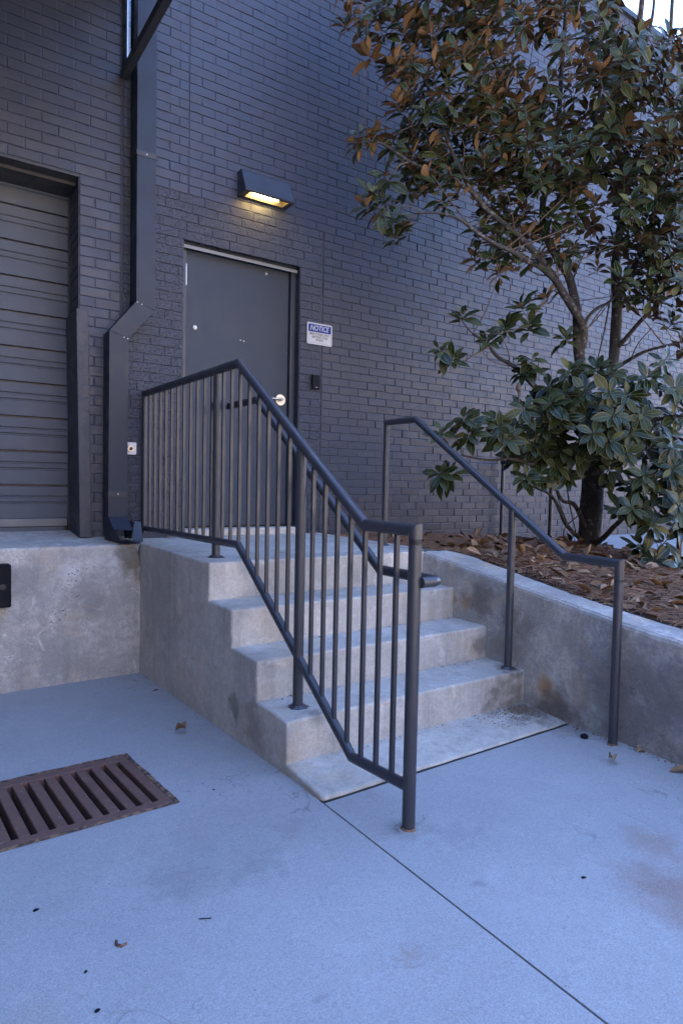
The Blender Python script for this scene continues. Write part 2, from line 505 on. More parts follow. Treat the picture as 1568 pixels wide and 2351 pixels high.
# pit under the drain
mb = MB()
x0, x1, ya, yb = GR[0], GR[1], GR[2], GR[3]
zt = .085
def pq(x, y, z): return (gsk(x, y), y, z)
def pg(x, y): return (gsk(x, y), y, gz(gsk(x, y), y))
D = -.55
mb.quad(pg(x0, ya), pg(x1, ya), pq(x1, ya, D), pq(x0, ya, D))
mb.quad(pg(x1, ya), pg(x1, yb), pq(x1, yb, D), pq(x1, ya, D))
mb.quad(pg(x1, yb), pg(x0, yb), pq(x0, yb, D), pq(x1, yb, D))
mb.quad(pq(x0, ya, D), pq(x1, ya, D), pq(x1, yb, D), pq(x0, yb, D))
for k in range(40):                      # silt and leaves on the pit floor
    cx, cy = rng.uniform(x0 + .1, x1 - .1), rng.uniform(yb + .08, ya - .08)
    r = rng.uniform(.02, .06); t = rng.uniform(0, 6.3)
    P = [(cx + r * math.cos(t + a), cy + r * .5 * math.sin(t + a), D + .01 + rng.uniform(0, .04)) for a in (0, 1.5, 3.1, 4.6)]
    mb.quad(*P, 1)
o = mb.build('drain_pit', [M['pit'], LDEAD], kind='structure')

# ------------------------------------------------------------------ the brick building
YF = .300                                # face of the brick
YM = .3055                               # face of the mortar
WX0, WX1, WZ0, WZ1 = -9.0, 13.0, .55, 7.0
bld = empty('brick_building', (0, YF, .6), 'dark blue-grey painted brick building with a steel door and a roller door', 'building')
BO = Vector(bld.location)
DX0, DX1, DZ1 = .607, 1.613, 3.160       # door opening
RX0, RX1, RZ1 = -3.55, -.132, 3.385      # roller door opening
LZ = .900                                # landing level
wall = MB(BO)
bx = sorted([WX0, RX0, RX1, DX0, DX1, WX1]); bz = sorted([WZ0, .90, DZ1, RZ1, WZ1])
for i in range(len(bx) - 1):
    for j in range(len(bz) - 1):
        cx, cz = (bx[i] + bx[i + 1]) / 2, (bz[j] + bz[j + 1]) / 2
        if DX0 < cx < DX1 and .90 < cz < DZ1: continue
        if RX0 < cx < RX1 and .90 < cz < RZ1: continue
        wall.quad((bx[i], YM, bz[j]), (bx[i + 1], YM, bz[j]), (bx[i + 1], YM, bz[j + 1]), (bx[i], YM, bz[j + 1]))
# reveals: right sides, heads
wall.quad((DX1 + .004, YM, .90), (DX1 + .004, .46, .90), (DX1 + .004, .46, DZ1), (DX1 + .004, YM, DZ1))
wall.quad((DX0, .46, .90), (DX0, YM, .90), (DX0, YM, DZ1), (DX0, .46, DZ1))
wall.quad((DX0, YM, DZ1), (DX1 + .004, YM, DZ1), (DX1 + .004, .46, DZ1), (DX0, .46, DZ1))
wall.quad((RX1 + .004, YM, .90), (RX1 + .004, .75, .90), (RX1 + .004, .75, RZ1), (RX1 + .004, YM, RZ1))
wall.quad((RX0, .75, .90), (RX0, YM, .90), (RX0, YM, RZ1), (RX0, .75, RZ1))
wall.quad((RX0, YM, RZ1), (RX1 + .004, YM, RZ1), (RX1 + .004, .75, RZ1), (RX0, .75, RZ1))
# sides, back
wall.quad((WX0, 15, WZ0 - .7), (WX0, YM, WZ0 - .7), (WX0, YM, WZ1), (WX0, 15, WZ1))
wall.quad((WX1, YM, WZ0 - .7), (WX1, 15, WZ0 - .7), (WX1, 15, WZ1), (WX1, YM, WZ1))
wall.quad((WX1, 15, WZ0 - .7), (WX0, 15, WZ0 - .7), (WX0, 15, WZ1), (WX1, 15, WZ1))
wall.build('wall', M['mortar'], bld)
wg = MB(BO)                              # unseen wing, added to shade the faces turned left
wg.quad((-3.78, -10, -.4), (-3.78, YM, -.4), (-3.78, YM, WZ1), (-3.78, -10, WZ1))
wg.quad((-9, -10, -.4), (-3.78, -10, -.4), (-3.78, -10, WZ1), (-9, -10, WZ1))
wg.quad((-9, YM, -.4), (-9, -10, -.4), (-9, -10, WZ1), (-9, YM, WZ1))
wg.quad((-9, -10, WZ1), (-3.78, -10, WZ1), (-3.78, YM, WZ1), (-9, YM, WZ1))
wg.build('shade_wing', M['brick'], bld)
rf = MB(BO)
rf.box((WX0, YM + .02, WZ1 - .35), (WX1, 14.98, WZ1 - .25))
rf.build('roof', M['dark'], bld)
cp = MB(BO)
cp.box((WX0 - .03, YF - .04, WZ1 + .001), (WX1 + .03, YF + .30, WZ1 + .06))
cp.build('coping', M['spout'], bld)
# black backing behind both doors
bk = MB(BO)
bk.quad((DX0 - .05, .47, .85), (DX1 + .05, .47, .85), (DX1 + .05, .47, DZ1 + .05), (DX0 - .05, .47, DZ1 + .05))
bk.quad((RX0 - .05, .76, .85), (RX1 + .05, .76, .85), (RX1 + .05, .76, RZ1 + .05), (RX0 - .05, .76, RZ1 + .05))
bk.build('backing', M['dark'], bld)

BC, BL, JT = .0677, .2032, .0095         # course, module, joint
def brick_mesh(L, H, var, reach=.012, up=.0):
    """one brick: soft arrised face standing proud of the joint; origin at its face centre"""
    q = random.Random(var * 977 + int(L * 1e4))
    e, d = .003, .0026
    def j(a): return q.uniform(-a, a)
    hb = H / 2 + .0052                   # struck joint: the mortar comes flush to the brick below it
    bot = [(-L / 2 + L * t / 4, -H / 2 + q.choice((0, 0, -.0012, -.0026, .001)) + j(.0008)) for t in range(5)]
    top = [(L / 2, hb + j(.0006)), (0, hb + j(.0006)), (-L / 2, hb + j(.0006))]
    out = bot + top
    t1, t2 = j(.0015), j(.0010)
    def fy(x, z): return t1 * x / (L / 2) + t2 * z / (H / 2)
    n = len(out)
    V = [(x, reach, z) for x, z in out]
    V += [(x, d * (.6 if z > 0 else 1.2) + fy(x, z), z) for x, z in out]
    V += [(x - math.copysign(min(e, abs(x)), x), fy(x, z) + j(.0003), z - math.copysign(.0022 if z < 0 else .007, z)) for x, z in out]
    F = []
    for r in (0, n):
        for i in range(n):
            k = (i + 1) % n
            F.append((r + i, r + k, r + n + k, r + n + i))
    F.append(tuple(range(2 * n, 3 * n)))
    s0 = q.choice((.0010, .0020, .0032, .0048))          # the head joint beside it
    b = len(V)
    V += [(L / 2 - .001, s0, -H / 2 + .001), (L / 2 + JT + .001, s0 + .0022, -H / 2 + .001), (L / 2 + JT + .001, s0 + .0022, hb - .001), (L / 2 - .001, s0, hb - .001), (L / 2 - .001, .008, -H / 2 + .001), (L / 2 + JT + .001, .008, -H / 2 + .001)]
    F += [(b, b + 1, b + 2, b + 3), (b + 4, b + 5, b + 1, b)]
    return V, F
bricks = []                              # (x centre, z centre, length, material, variant)
def run(x0, x1, z, first, mat, L=BL):
    """one course from x0 to x1; first = length of the first piece"""
    x = x0
    ln = first
    while x < x1 - .012:
        e = min(x + ln, x1)
        if x1 - e < .035: e = x1
        if e - x > .03:
            bricks.append(((x + e) / 2, z, e - x - JT, mat, rng.randrange(6)))
        x = e
        ln = L
nc0 = 0
ZB = .6245                               # first bed joint
PATX0, PATX1, PATZ = .16, 1.834, DZ1 + 5 * BC
for c in range(int((WZ1 - ZB) / BC)):
    z = ZB + (c + .5) * BC
    odd = c % 2
    # left of the downspout
    if z < RZ1:
        run(RX1 + .002, .150, z, BL if odd else BL / 2, 'brick')
    else:
        run(-2.6, .150, z, BL if odd else BL / 2, 'brick')
    s1 = .640
    if z < PATZ:
        o1 = (.10, .2032, .06, .15)[c % 4]
        if z < DZ1:
            run(.160, DX0 - .001, z, o1, 'rug')
            run(DX1 + .001, PATX1 - .004, z, .112 if c % 3 else .222, 'rug', .112)
        else:
            run(.160, PATX1 - .004, z, o1, 'rug')
        run(PATX1 + .004, 10.2, z, (BL * .98, BL * .48, BL * .9, BL * .4)[c % 4], 'brick')
    else:
        run(.160, s1, z, (.13, .2032)[odd], 'brick')
        run(s1, 10.2, z, BL if odd else BL / 2, 'brick')
cache = {}
def variant(L, mat, var):
    key = (round(L, 3), mat, var)
    if key not in cache:
        V, F = brick_mesh(round(L, 3), BC - JT, var)
        me = bpy.data.meshes.new('brick')
        me.from_pydata(V, [], F)
        me.materials.append(M[mat])
        cache[key] = me
    return cache[key]
scored = []
for i, (x, z, L, mt, vr) in enumerate(bricks):
    u, v, d = proj(Vector((x, YF, z)))
    area = L * BC * CF * CF / d ** 2
    vis = 12 < u < CW - 12 and 12 < v < CH - 12 and not (u > 830 and v < 520) and not (u > 1050) and z > .93
    scored.append((area if vis else 0, i))
scored.sort(reverse=True)
pick = {i for a, i in scored[:298] if a > 0}
rest = {'brick': MB(BO), 'rug': MB(BO)}
for i, (x, z, L, mt, vr) in enumerate(bricks):
    y = YF + rng.uniform(-.0012, .0012)
    if i in pick:
        b = bpy.data.objects.new('brick', variant(L, mt, vr))
        COL.objects.link(b)
        b.parent = bld
        b.location = Vector((x, y, z)) - BO
    else:
        V, F = brick_mesh(round(L, 3), BC - JT, vr + rng.randrange(9) * 10)
        rest[mt].add([(x + p[0], y + p[1], z + p[2]) for p in V], F)
mb = rest['brick']
n0 = len(mb.v)
mb.v += rest['rug'].v
mb.f += [tuple(k + n0 for k in f) for f in rest['rug'].f]
mb.m += [1] * len(rest['rug'].f); mb.sm += rest['rug'].sm
# brick ends that line the two reveals
for c in range(int((RZ1 - ZB) / BC)):
    z = ZB + (c + .5) * BC
    if z > .93 and z < DZ1:
        mb.box((DX1 - .0005, YF + .008, z - BC / 2 + .005), (DX1 + .02, .398, z + BC / 2 - .005), 1)
    if z > .93:
        for k in range(2):
            ya = YF + .008 + (k * .2032 if c % 2 else k * .2032 - .1)
            mb.box((RX1 - .0005, max(YF + .008, ya), z - BC / 2 + .005), (RX1 + .02, min(.60, ya + .194), z + BC / 2 - .005))
mb.build('brickwork', [M['brick'], M['rug']], bld, 'stuff')

# --- steel door
door = bevelled('door', (.660, .403, .975), (1.562, .447, 3.100), M['door'], bld, .003, 2, BO)
fr = MB(BO)
fr.box((1.568, .372, .965), (1.6125, .455, 3.150))                 # latch jamb
fr.box((1.548, .385, .965), (1.5675, .4015, 3.108)) if False else None
fr.box((.6075, .372, .965), (.6545, .455, 3.150))
fr.box((.655, .372, 3.106), (1.5675, .455, 3.150))
fr.build('door_frame', M['frame'], bld)
gp = MB(BO); gp.box((1.5625, .412, .98), (1.5675, .44, 3.10)); gp.build('door_gap', M['ink'], bld)
dc = MB(BO)                                                        # bright rain drip over the door
dc.add([(.608, .372, 3.128), (1.606, .372, 3.128), (1.606, .335, 3.112), (.608, .335, 3.112), (1.606, .335, 3.088), (.608, .335, 3.088), (1.606, .372, 3.122), (.608, .372, 3.122), (1.606, .3365, 3.088), (.608, .3365, 3.088), (1.606, .3365, 3.110), (.608, .3365, 3.110)],
       [(0, 3, 2, 1), (3, 5, 4, 2), (5, 9, 8, 4), (9, 11, 10, 8), (11, 7, 6, 10)])
dc.build('drip_cap', M['drip'], bld)
li = MB(BO); li.box((DX0 - .06, YF + .003, DZ1 - .012), (DX1 + .0, .37, DZ1 - .002)); li.build('lintel', M['dark'], bld)
mb = MB(BO); mb.tube([(.661, .394, 2.828), (.661, .394, 2.988)], .0085, 10); mb.build('hinge', M['steel'], door)
mb = MB(BO); mb.tube([(.661, .394, 1.25), (.661, .394, 1.41)], .0085, 10); mb.build('hinge', M['steel'], door)
mb = MB(BO)
mb.cone((1.495, .4025, 2.030), .047, .045, .010, 24, 0, 'Y')
mb.cone((1.495, .3925, 2.030), .014, .013, .045, 16, 0, 'Y')
mb.tube([(1.502, .352, 2.032), (1.385, .352, 2.030), (1.372, .365, 2.028)], .010, 12)
mb.build('door_handle', M['steel'], door)
mb = MB(BO); mb.cone((.740, .4025, 2.521), .017, .015, .006, 20, 0, 'Y'); mb.cone((.740, .3965, 2.521), .009, .009, .003, 12, 0, 'Y'); mb.build('bolt', M['white'], door)
mb = MB(BO); mb.cone((1.347, .4025, 3.050), .014, .010, .007, 16, 0, 'Y'); mb.build('bolt', M['steel'], door)
for x, z in ((1.125, 2.478), (1.155, 2.474)):
    mb = MB(BO); mb.cone((x, .4025, z), .005, .004, .003, 8, 0, 'Y'); mb.build('screw', M['steel'], door)
mb = MB(BO); mb.cone((1.165, .4025, 3.062), .006, .005, .003, 10, 0, 'Y'); mb.build('screw', M['dark'], door)
bevelled('door_sill', (.625, .268, LZ + .004), (1.612, .46, .962), M['step'], bld, .006, 2, BO)

# --- roller door
PH = .242
RY = .630
prof = [(0, 0), (.100, 0), (.105, .010), (.113, .010), (.119, 0), (.143, 0), (.147, .010), (.155, .010), (.161, 0), (.226, -.001), (.230, .030), (.239, .030), (PH, 0)]
rd = None
zz = 1.045
rdm = MB(BO); rdm.box((RX0 + .002, RY + .025, .955), (RX1 - .003, RY + .05, RZ1 - .002))
rd = rdm.build('roller_door', M['dark'], bld)
slat_me = None
k = 0
while zz < RZ1 + .05:
    if slat_me is None:
        m2 = MB()
        for i in range(len(prof) - 1):
            (za, ya), (zb, yb) = prof[i], prof[i + 1]
            m2.quad((-(RX1 - RX0) / 2 + .004, ya, za), ((RX1 - RX0) / 2 - .004, ya, za), ((RX1 - RX0) / 2 - .004, yb, zb), (-(RX1 - RX0) / 2 + .004, yb, zb))
        s0 = m2.build('slat', M['shutter'], rd)
        slat_me = s0.data
    else:
        s0 = bpy.data.objects.new('slat', slat_me); COL.objects.link(s0); s0.parent = rd
    s0.location = Vector(((RX0 + RX1) / 2, RY, zz)) - BO
    zz += PH
    k += 1
bevelled('bottom_bar', (RX0 + .01, RY - .022, .985), (RX1 - .01, RY + .02, 1.043), M['bar'], rd, .004, 2, BO)
bevelled('weather_strip', (RX0 + .01, RY - .012, .935), (RX1 - .03, RY + .02, .984), M['shutter'], rd, .004, 1, BO)
gd = MB(BO); gd.box((RX1 - .006, RY - .03, .93), (RX1 + .002, RY - .004, RZ1 - .003)); gd.build('guide_rail', M['dark'], rd)
ln = MB(BO)
ln.box((RX0 - .1, YF - .004, RZ1 - .006), (RX1 + .004, .62, RZ1 + .004))
ln.box((RX0, YF + .10, RZ1 - .03), (RX1, .64, RZ1 - .007))
ln.build('lintel', M['dark'], bld)
bevelled('corner_guard', (-.155, .262, .925), (-.078, .60, 2.490), M['guard'], bld, .004, 2, BO, skew=lambda p: Vector((p.x + (2.49 - p.z) * .016, p.y, p.z)))
mb = MB(BO)
for k in range(70):                                                # ragged caulk down the guard's edge
    z = .94 + k * .0222
    xx = -.078 + (2.49 - z) * .016 + rng.uniform(0, .006)
    mb.box((xx, YF - .006 - rng.uniform(0, .004), z), (xx + rng.uniform(.004, .010), YF + .01, z + .0215))
mb.build('caulk', M['dark'], bld)

# ------------------------------------------------------------------ canopy over the roller door
can = empty('steel_canopy', (.18, YF, 4.15), 'flat dark steel canopy on a bracket arm above the roller door', 'canopy')
CO = Vector(can.location)
bevelled('arm', (.140, -1.24, 4.128), (.190, .292, 4.185), M['dark'], can, .003, 1, CO)
mb = MB(CO)
mb.box((.165, .262, 4.19), (.200, .296, 5.30)); mb.box((.165, .225, 4.19), (.171, .262, 5.30))
mb.build('wall_channel', M['galv'], can)
mb = MB(CO); mb.cone((.183, .262, 4.25), .010, .009, .012, 6, 0, 'Y'); mb.build('bolt', M['dark'], can)
mb = MB(CO); mb.box((-3.7, -1.24, 4.72), (.162, .29, 4.78)); mb.build('deck', M['dark'], can)
mb = MB(CO); mb.box((-3.7, -1.31, 3.99), (.21, -1.242, 4.95)); mb.build('shade_fascia', M['dark'], can)  # unseen front panel, hung low to block sky from the wall behind
mb = MB(CO); mb.box((.145, -1.23, 4.186), (.185, -1.19, 4.718)); mb.build('post', M['dark'], can)

# ------------------------------------------------------------------ downspout
ds = empty('downspout', (.1, YF, .95), 'square blue-grey metal downspout with an offset elbow and kicked-out foot', 'downspout')
SO = Vector(ds.location)
YD0, YD1 = .140, .296
def chute(path, name, mat=None):         # box pipe whose centreline runs in x-z; path = (xl, xr, z_left, z_right)
    mb = MB(SO)
    for (a, b) in zip(path[:-1], path[1:]):
        V = []
        for (xl, xr, zl, zr) in (a, b):
            V += [(xl, YD0, zl), (xr, YD0, zr), (xr, YD1, zr), (xl, YD1, zl)]
        mb.add(V, [(0, 1, 5, 4), (1, 2, 6, 5), (2, 3, 7, 6), (3, 0, 4, 7)])
    return mb.build(name, mat or M['spout'], ds)
chute([(.213, .345, 2.575, 2.530), (.213, .345, 7.0, 7.0)], 'upper_pipe')
chute([(.033, .160, 2.345, 2.310), (.213, .345, 2.572, 2.527)], 'elbow')
chute([(.029, .156, 1.075, 1.075), (.033, .160, 2.342, 2.307)], 'lower_pipe')
for (xa, xb, za) in ((.209, .349, 3.568), (.0255, .160, 1.215)):
    mb = MB(SO)
    mb.box((xa, YD0 - .004, za), (xb, YD0 - .0015, za + .034)); mb.box((xa - .001, YD0 - .004, za), (xa + .002, YD1, za + .034)); mb.box((xb - .002, YD0 - .004, za), (xb + .001, YD1, za + .034))
    st = mb.build('strap', M['dark'], ds)
    mb = MB(SO); mb.cone(((xa + xb) / 2, YD0 - .004, za + .017), .005, .004, .003, 10, 0, 'Y'); mb.build('screw', M['white'], st)
for x, z in ((.22, 2.566), (.25, 2.556), (.13, 2.312), (.155, 2.305)):
    mb = MB(SO); mb.cone((x, YD0 - .001, z), .0045, .004, .003, 8, 0, 'Y'); mb.build('rivet', M['white'], ds)
mb = MB(SO)                              # crumpled kick-out at the foot
A0, B0 = (.029, YD0, 1.074), (.156, YD0, 1.074)
A1, B1 = (.035, .02, .995), (.165, .015, .985)
A2, B2 = (.029, YD1, 1.074), (.156, YD1, 1.074)
T1, T2 = (.085, -.015, .905), (.17, -.03, .915)
mb.add([A0, B0, B1, A1, A2, B2, T1, T2, (.02, .2, .91), (.16, .2, .91)],
       [(0, 1, 2, 3), (4, 0, 3, 8), (3, 6, 8), (2, 1, 5, 9), (6, 7, 9, 8)])
mb.build('foot_elbow', M['spout'], ds)
mb = MB(SO)
mb.add([(.168, .03, .905), (.245, .06, .905), (.245, .12, 1.035), (.195, .12, 1.045), (.172, .06, .925)], [(0, 1, 2, 3, 4)])
mb.add([(.06, -.02, .903), (.168, -.03, .901), (.245, .055, .903), (.16, .2, .905)], [(0, 1, 2, 3)])
mb.add([(.172, .10, .92), (.20, .10, 1.04), (.19, .25, 1.04), (.165, .25, .92)], [(0, 1, 2, 3)])
mb.build('splash_flap', M['frame'], ds)

# ------------------------------------------------------------------ wall light
wl = empty('wall_light', (1.245, YF, 3.56), 'black wedge-shaped wall light, lit warm yellow, over the steel door', 'wall lamp')
LO = Vector(wl.location)
X0, X1 = 1.035, 1.460
pf = [(.2985, 3.745), (.235, 3.745), (.225, 3.735), (.150, 3.575), (.150, 3.562), (.160, 3.556), (.2985, 3.556)]
mb = MB(LO)
V = [(X0, y, z) for y, z in pf] + [(X1, y, z) for y, z in pf]
nP = len(pf)
F = [(i, i + 1, nP + i + 1, nP + i) for i in range(nP - 1) if i != nP - 2]
F += [tuple(range(nP))[::-1], tuple(range(nP, 2 * nP))]
mb.add(V, F)
# bottom lip round the lamp opening
ox0, ox1, oy0, oy1 = X0 + .045, X1 - .045, .166, .262
zb = 3.556
for (a, b, c, d) in ((X0, X1, .160, oy0), (X0, X1, oy1, .2985)):
    mb.quad((a, c, zb), (a, d, zb), (b, d, zb), (b, c, zb))
for (a, b) in ((X0, ox0), (ox1, X1)):
    mb.quad((a, oy0, zb), (a, oy1, zb), (b, oy1, zb), (b, oy0, zb))
mb.build('housing', M['lampblack'], wl)
mb = MB(LO)
mb.quad((ox0, oy0, zb), (ox1, oy0, zb), (ox1, oy0 + .012, zb + .035), (ox0, oy0 + .012, zb + .035))
mb.quad((ox0, oy1, zb), (ox0, oy1 - .02, zb + .06), (ox1, oy1 - .02, zb + .06), (ox1, oy1, zb))
mb.quad((ox0, oy0 + .012, zb + .035), (ox1, oy0 + .012, zb + .035), (ox1, oy1 - .02, zb + .06), (ox0, oy1 - .02, zb + .06))
mb.quad((ox0, oy0, zb), (ox0, oy0 + .012, zb + .035), (ox0, oy1 - .02, zb + .06), (ox0, oy1, zb))
mb.quad((ox1, oy0, zb), (ox1, oy1, zb), (ox1, oy1 - .02, zb + .06), (ox1, oy0 + .012, zb + .035))
mb.build('reflector', M['reflector'], wl)
mb = MB(LO); mb.tube([(ox0 + .05, .205, zb + .020), (ox1 - .07, .205, zb + .020)], .011, 12); mb.build('lamp_tube', M['tube'], wl)

# ------------------------------------------------------------------ sign
sg = empty('notice_sign', (1.81, YF, 2.604), 'small white and blue NOTICE sign for employees, beside the steel door', 'sign')
GO = Vector(sg.location)
def rrect(x0, x1, z0, z1, r, y, seg=5):
    P = []
    for cx, cz, a0 in ((x1 - r, z1 - r, 0), (x0 + r, z1 - r, 90), (x0 + r, z0 + r, 180), (x1 - r, z0 + r, 270)):
        for i in range(seg + 1):
            a = R(a0 + 90 * i / seg)
            P.append((cx + r * math.cos(a), y, cz + r * math.sin(a)))
    return P
def plate(mb, x0, x1, z0, z1, r, y, th=0.0, mi=0):
    P = rrect(x0, x1, z0, z1, r, y)
    mb.add(P, [tuple(range(len(P)))[::-1]], mi)
    if th:
        Q = [(x, y + th, z) for x, _, z in P]
        n = len(P)
        mb.add(P + Q, [(i, (i + 1) % n, n + (i + 1) % n, n + i) for i in range(n)], mi)
SX0, SX1, SZ0, SZ1 = 1.685, 1.935, 2.514, 2.694
mb = MB(GO); plate(mb, SX0, SX1, SZ0, SZ1, .010, .2930, .004); mb.build('sign_plate', M['signwhite'], sg)
mb = MB(GO); plate(mb, SX0 + .012, SX1 - .012, SZ1 - .076, SZ1 - .012, .004, .2924); mb.build('blue_band', M['signblue'], sg)
mb = MB(GO)                              # thin blue border line
bx0, bx1, bz0, bz1 = SX0 + .012, SX1 - .012, SZ0 + .012, SZ1 - .07
for (a, b, c, d) in ((bx0, bx0 + .0014, bz0, bz1), (bx1 - .0014, bx1, bz0, bz1), (bx0 + .002, bx1 - .002, bz0, bz0 + .0014)):
    mb.quad((a, .2924, c), (b, .2924, c), (b, .2924, d), (a, .2924, d))
mb.build('border', M['signblue'], sg)
for x, z in ((SX0 + .016, SZ1 - .016), (SX1 - .014, SZ1 - .016)):
    mb = MB(GO); mb.cone((x, .2922, z), .0035, .003, .002, 8, 0, 'Y'); mb.build('screw', M['dark'], sg)
def text(s, size, x, z, mat, wide=None, shear=0, bold=.0, y=.2918):
    c = bpy.data.curves.new('lettering', 'FONT')
    c.body = s; c.size = size; c.align_x = 'CENTER'; c.align_y = 'CENTER'; c.shear = shear; c.offset = bold
    o = bpy.data.objects.new('lettering', c)
    COL.objects.link(o)
    me = bpy.data.meshes.new_from_object(o)
    bpy.data.objects.remove(o)
    xs = [v.co.x for v in me.vertices]
    k = wide / (max(xs) - min(xs)) if wide else 1
    cx = (max(xs) + min(xs)) / 2
    for v in me.vertices:
        p = v.co.copy()
        v.co = Vector(((p.x - cx) * k, 0, p.y)) + Vector((x, y, z)) - GO
    me.materials.clear()
    return link('lettering', me, mat, sg)
cxs = (SX0 + SX1) / 2
text('NOTICE', .060, cxs, SZ1 - .044, M['signwhite'], .188, .22, .0009)
text('EMPLOYEES ONLY', .0265, cxs, SZ1 - .094, M['ink'], .204, 0, .0004)
text('BEYOND THIS', .0265, cxs, SZ1 - .119, M['ink'], .155, 0, .0004)
text('POINT', .0265, cxs, SZ1 - .144, M['ink'], .072, 0, .0004)

# ------------------------------------------------------------------ card reader, key switch
cr = empty('card_reader', (1.773, YF, 2.192), 'slim black card reader on the brick below the NOTICE sign', 'card reader')
KO = Vector(cr.location)
bevelled('reader_body', (1.736, .272, 2.134), (1.811, .2985, 2.254), M['black'], cr, .006, 3, KO)
mb = MB(KO); mb.box((1.766, .2708, 2.1475), (1.782, .2717, 2.1515)); mb.build('status_light', M['white'], cr)
ks = empty('key_switch', (.215, YF, 1.558), 'square steel key switch plate on the brick between the downspout and railing', 'key switch')
KS = Vector(ks.location)
mb = MB(KS); plate(mb, .160, .262, 1.515, 1.602, .010, .290, .008); mb.build('switch_plate', M['white'], ks)
mb = MB(KS); mb.cone((.222, .2895, 1.556), .026, .024, .008, 20, 0, 'Y'); mb.build('lock_ring', M['steel'], ks)
mb = MB(KS); mb.cone((.222, .2815, 1.556), .012, .011, .008, 14, 0, 'Y'); mb.build('lock_cylinder', M['rustedge'], ks)
mb = MB(KS); mb.box((.2195, .2725, 1.548), (.2245, .2734, 1.564)); mb.build('key_slot', M['ink'], ks)

# ------------------------------------------------------------------ concrete blocks with worn edges
def slab(name, a, b, mat, parent, org, r=.010, cut=.05, amp=.0018, drop=(), shape=None, chip=.004):
    bm = bmesh.new()
    bmesh.ops.create_cube(bm, size=1)
    a, b = Vector(a), Vector(b)
    for v in bm.verts:
        v.co = Vector((a[i] + (b[i] - a[i]) * (v.co[i] + .5) for i in range(3)))
    bm.normal_update()
    bmesh.ops.delete(bm, geom=[f for f in bm.faces if any(f.normal.dot(Vector(d)) > .9 for d in drop)], context='FACES')
    es = [e for e in bm.edges if len(e.link_faces) == 2]
    bmesh.ops.bevel(bm, geom=es, offset=r, segments=2, affect='EDGES', clamp_overlap=True, profile=.5)
    for ax in range(3):
        L = b[ax] - a[ax]
        n = int(L / cut)
        for i in range(1, n):
            co = Vector((0, 0, 0)); co[ax] = a[ax] + L * i / n
            no = Vector((0, 0, 0)); no[ax] = 1
            bmesh.ops.bisect_plane(bm, geom=bm.verts[:] + bm.edges[:] + bm.faces[:], plane_co=co, plane_no=no)
    for v in bm.verts:
        p = v.co.copy()
        k = mnoise.noise(p * 7.0) * amp + mnoise.noise(p * 23.0) * amp * .5
        ne = sum(1 for i in range(3) if min(abs(p[i] - a[i]), abs(p[i] - b[i])) < r * 1.2)
        if ne >= 2 and chip:
            q = max(0.0, mnoise.noise(p * 17.0 + Vector((3, 1, 7))) - .15)
            mid = (a + b) / 2
            v.co += Vector([(-1 if p[i] > mid[i] else 1) * (q * chip * 2) if min(abs(p[i] - a[i]), abs(p[i] - b[i])) < r * 1.2 else 0 for i in range(3)])
        v.co += Vector((k, k * .7, k)) * (1 if ne < 2 else .5)
        if shape:
            v.co = shape(v.co)
        v.co -= Vector(org)
    me = bpy.data.meshes.new(name)
    bm.to_mesh(me); bm.free()
    o = link(name, me, mat, parent)
    return o

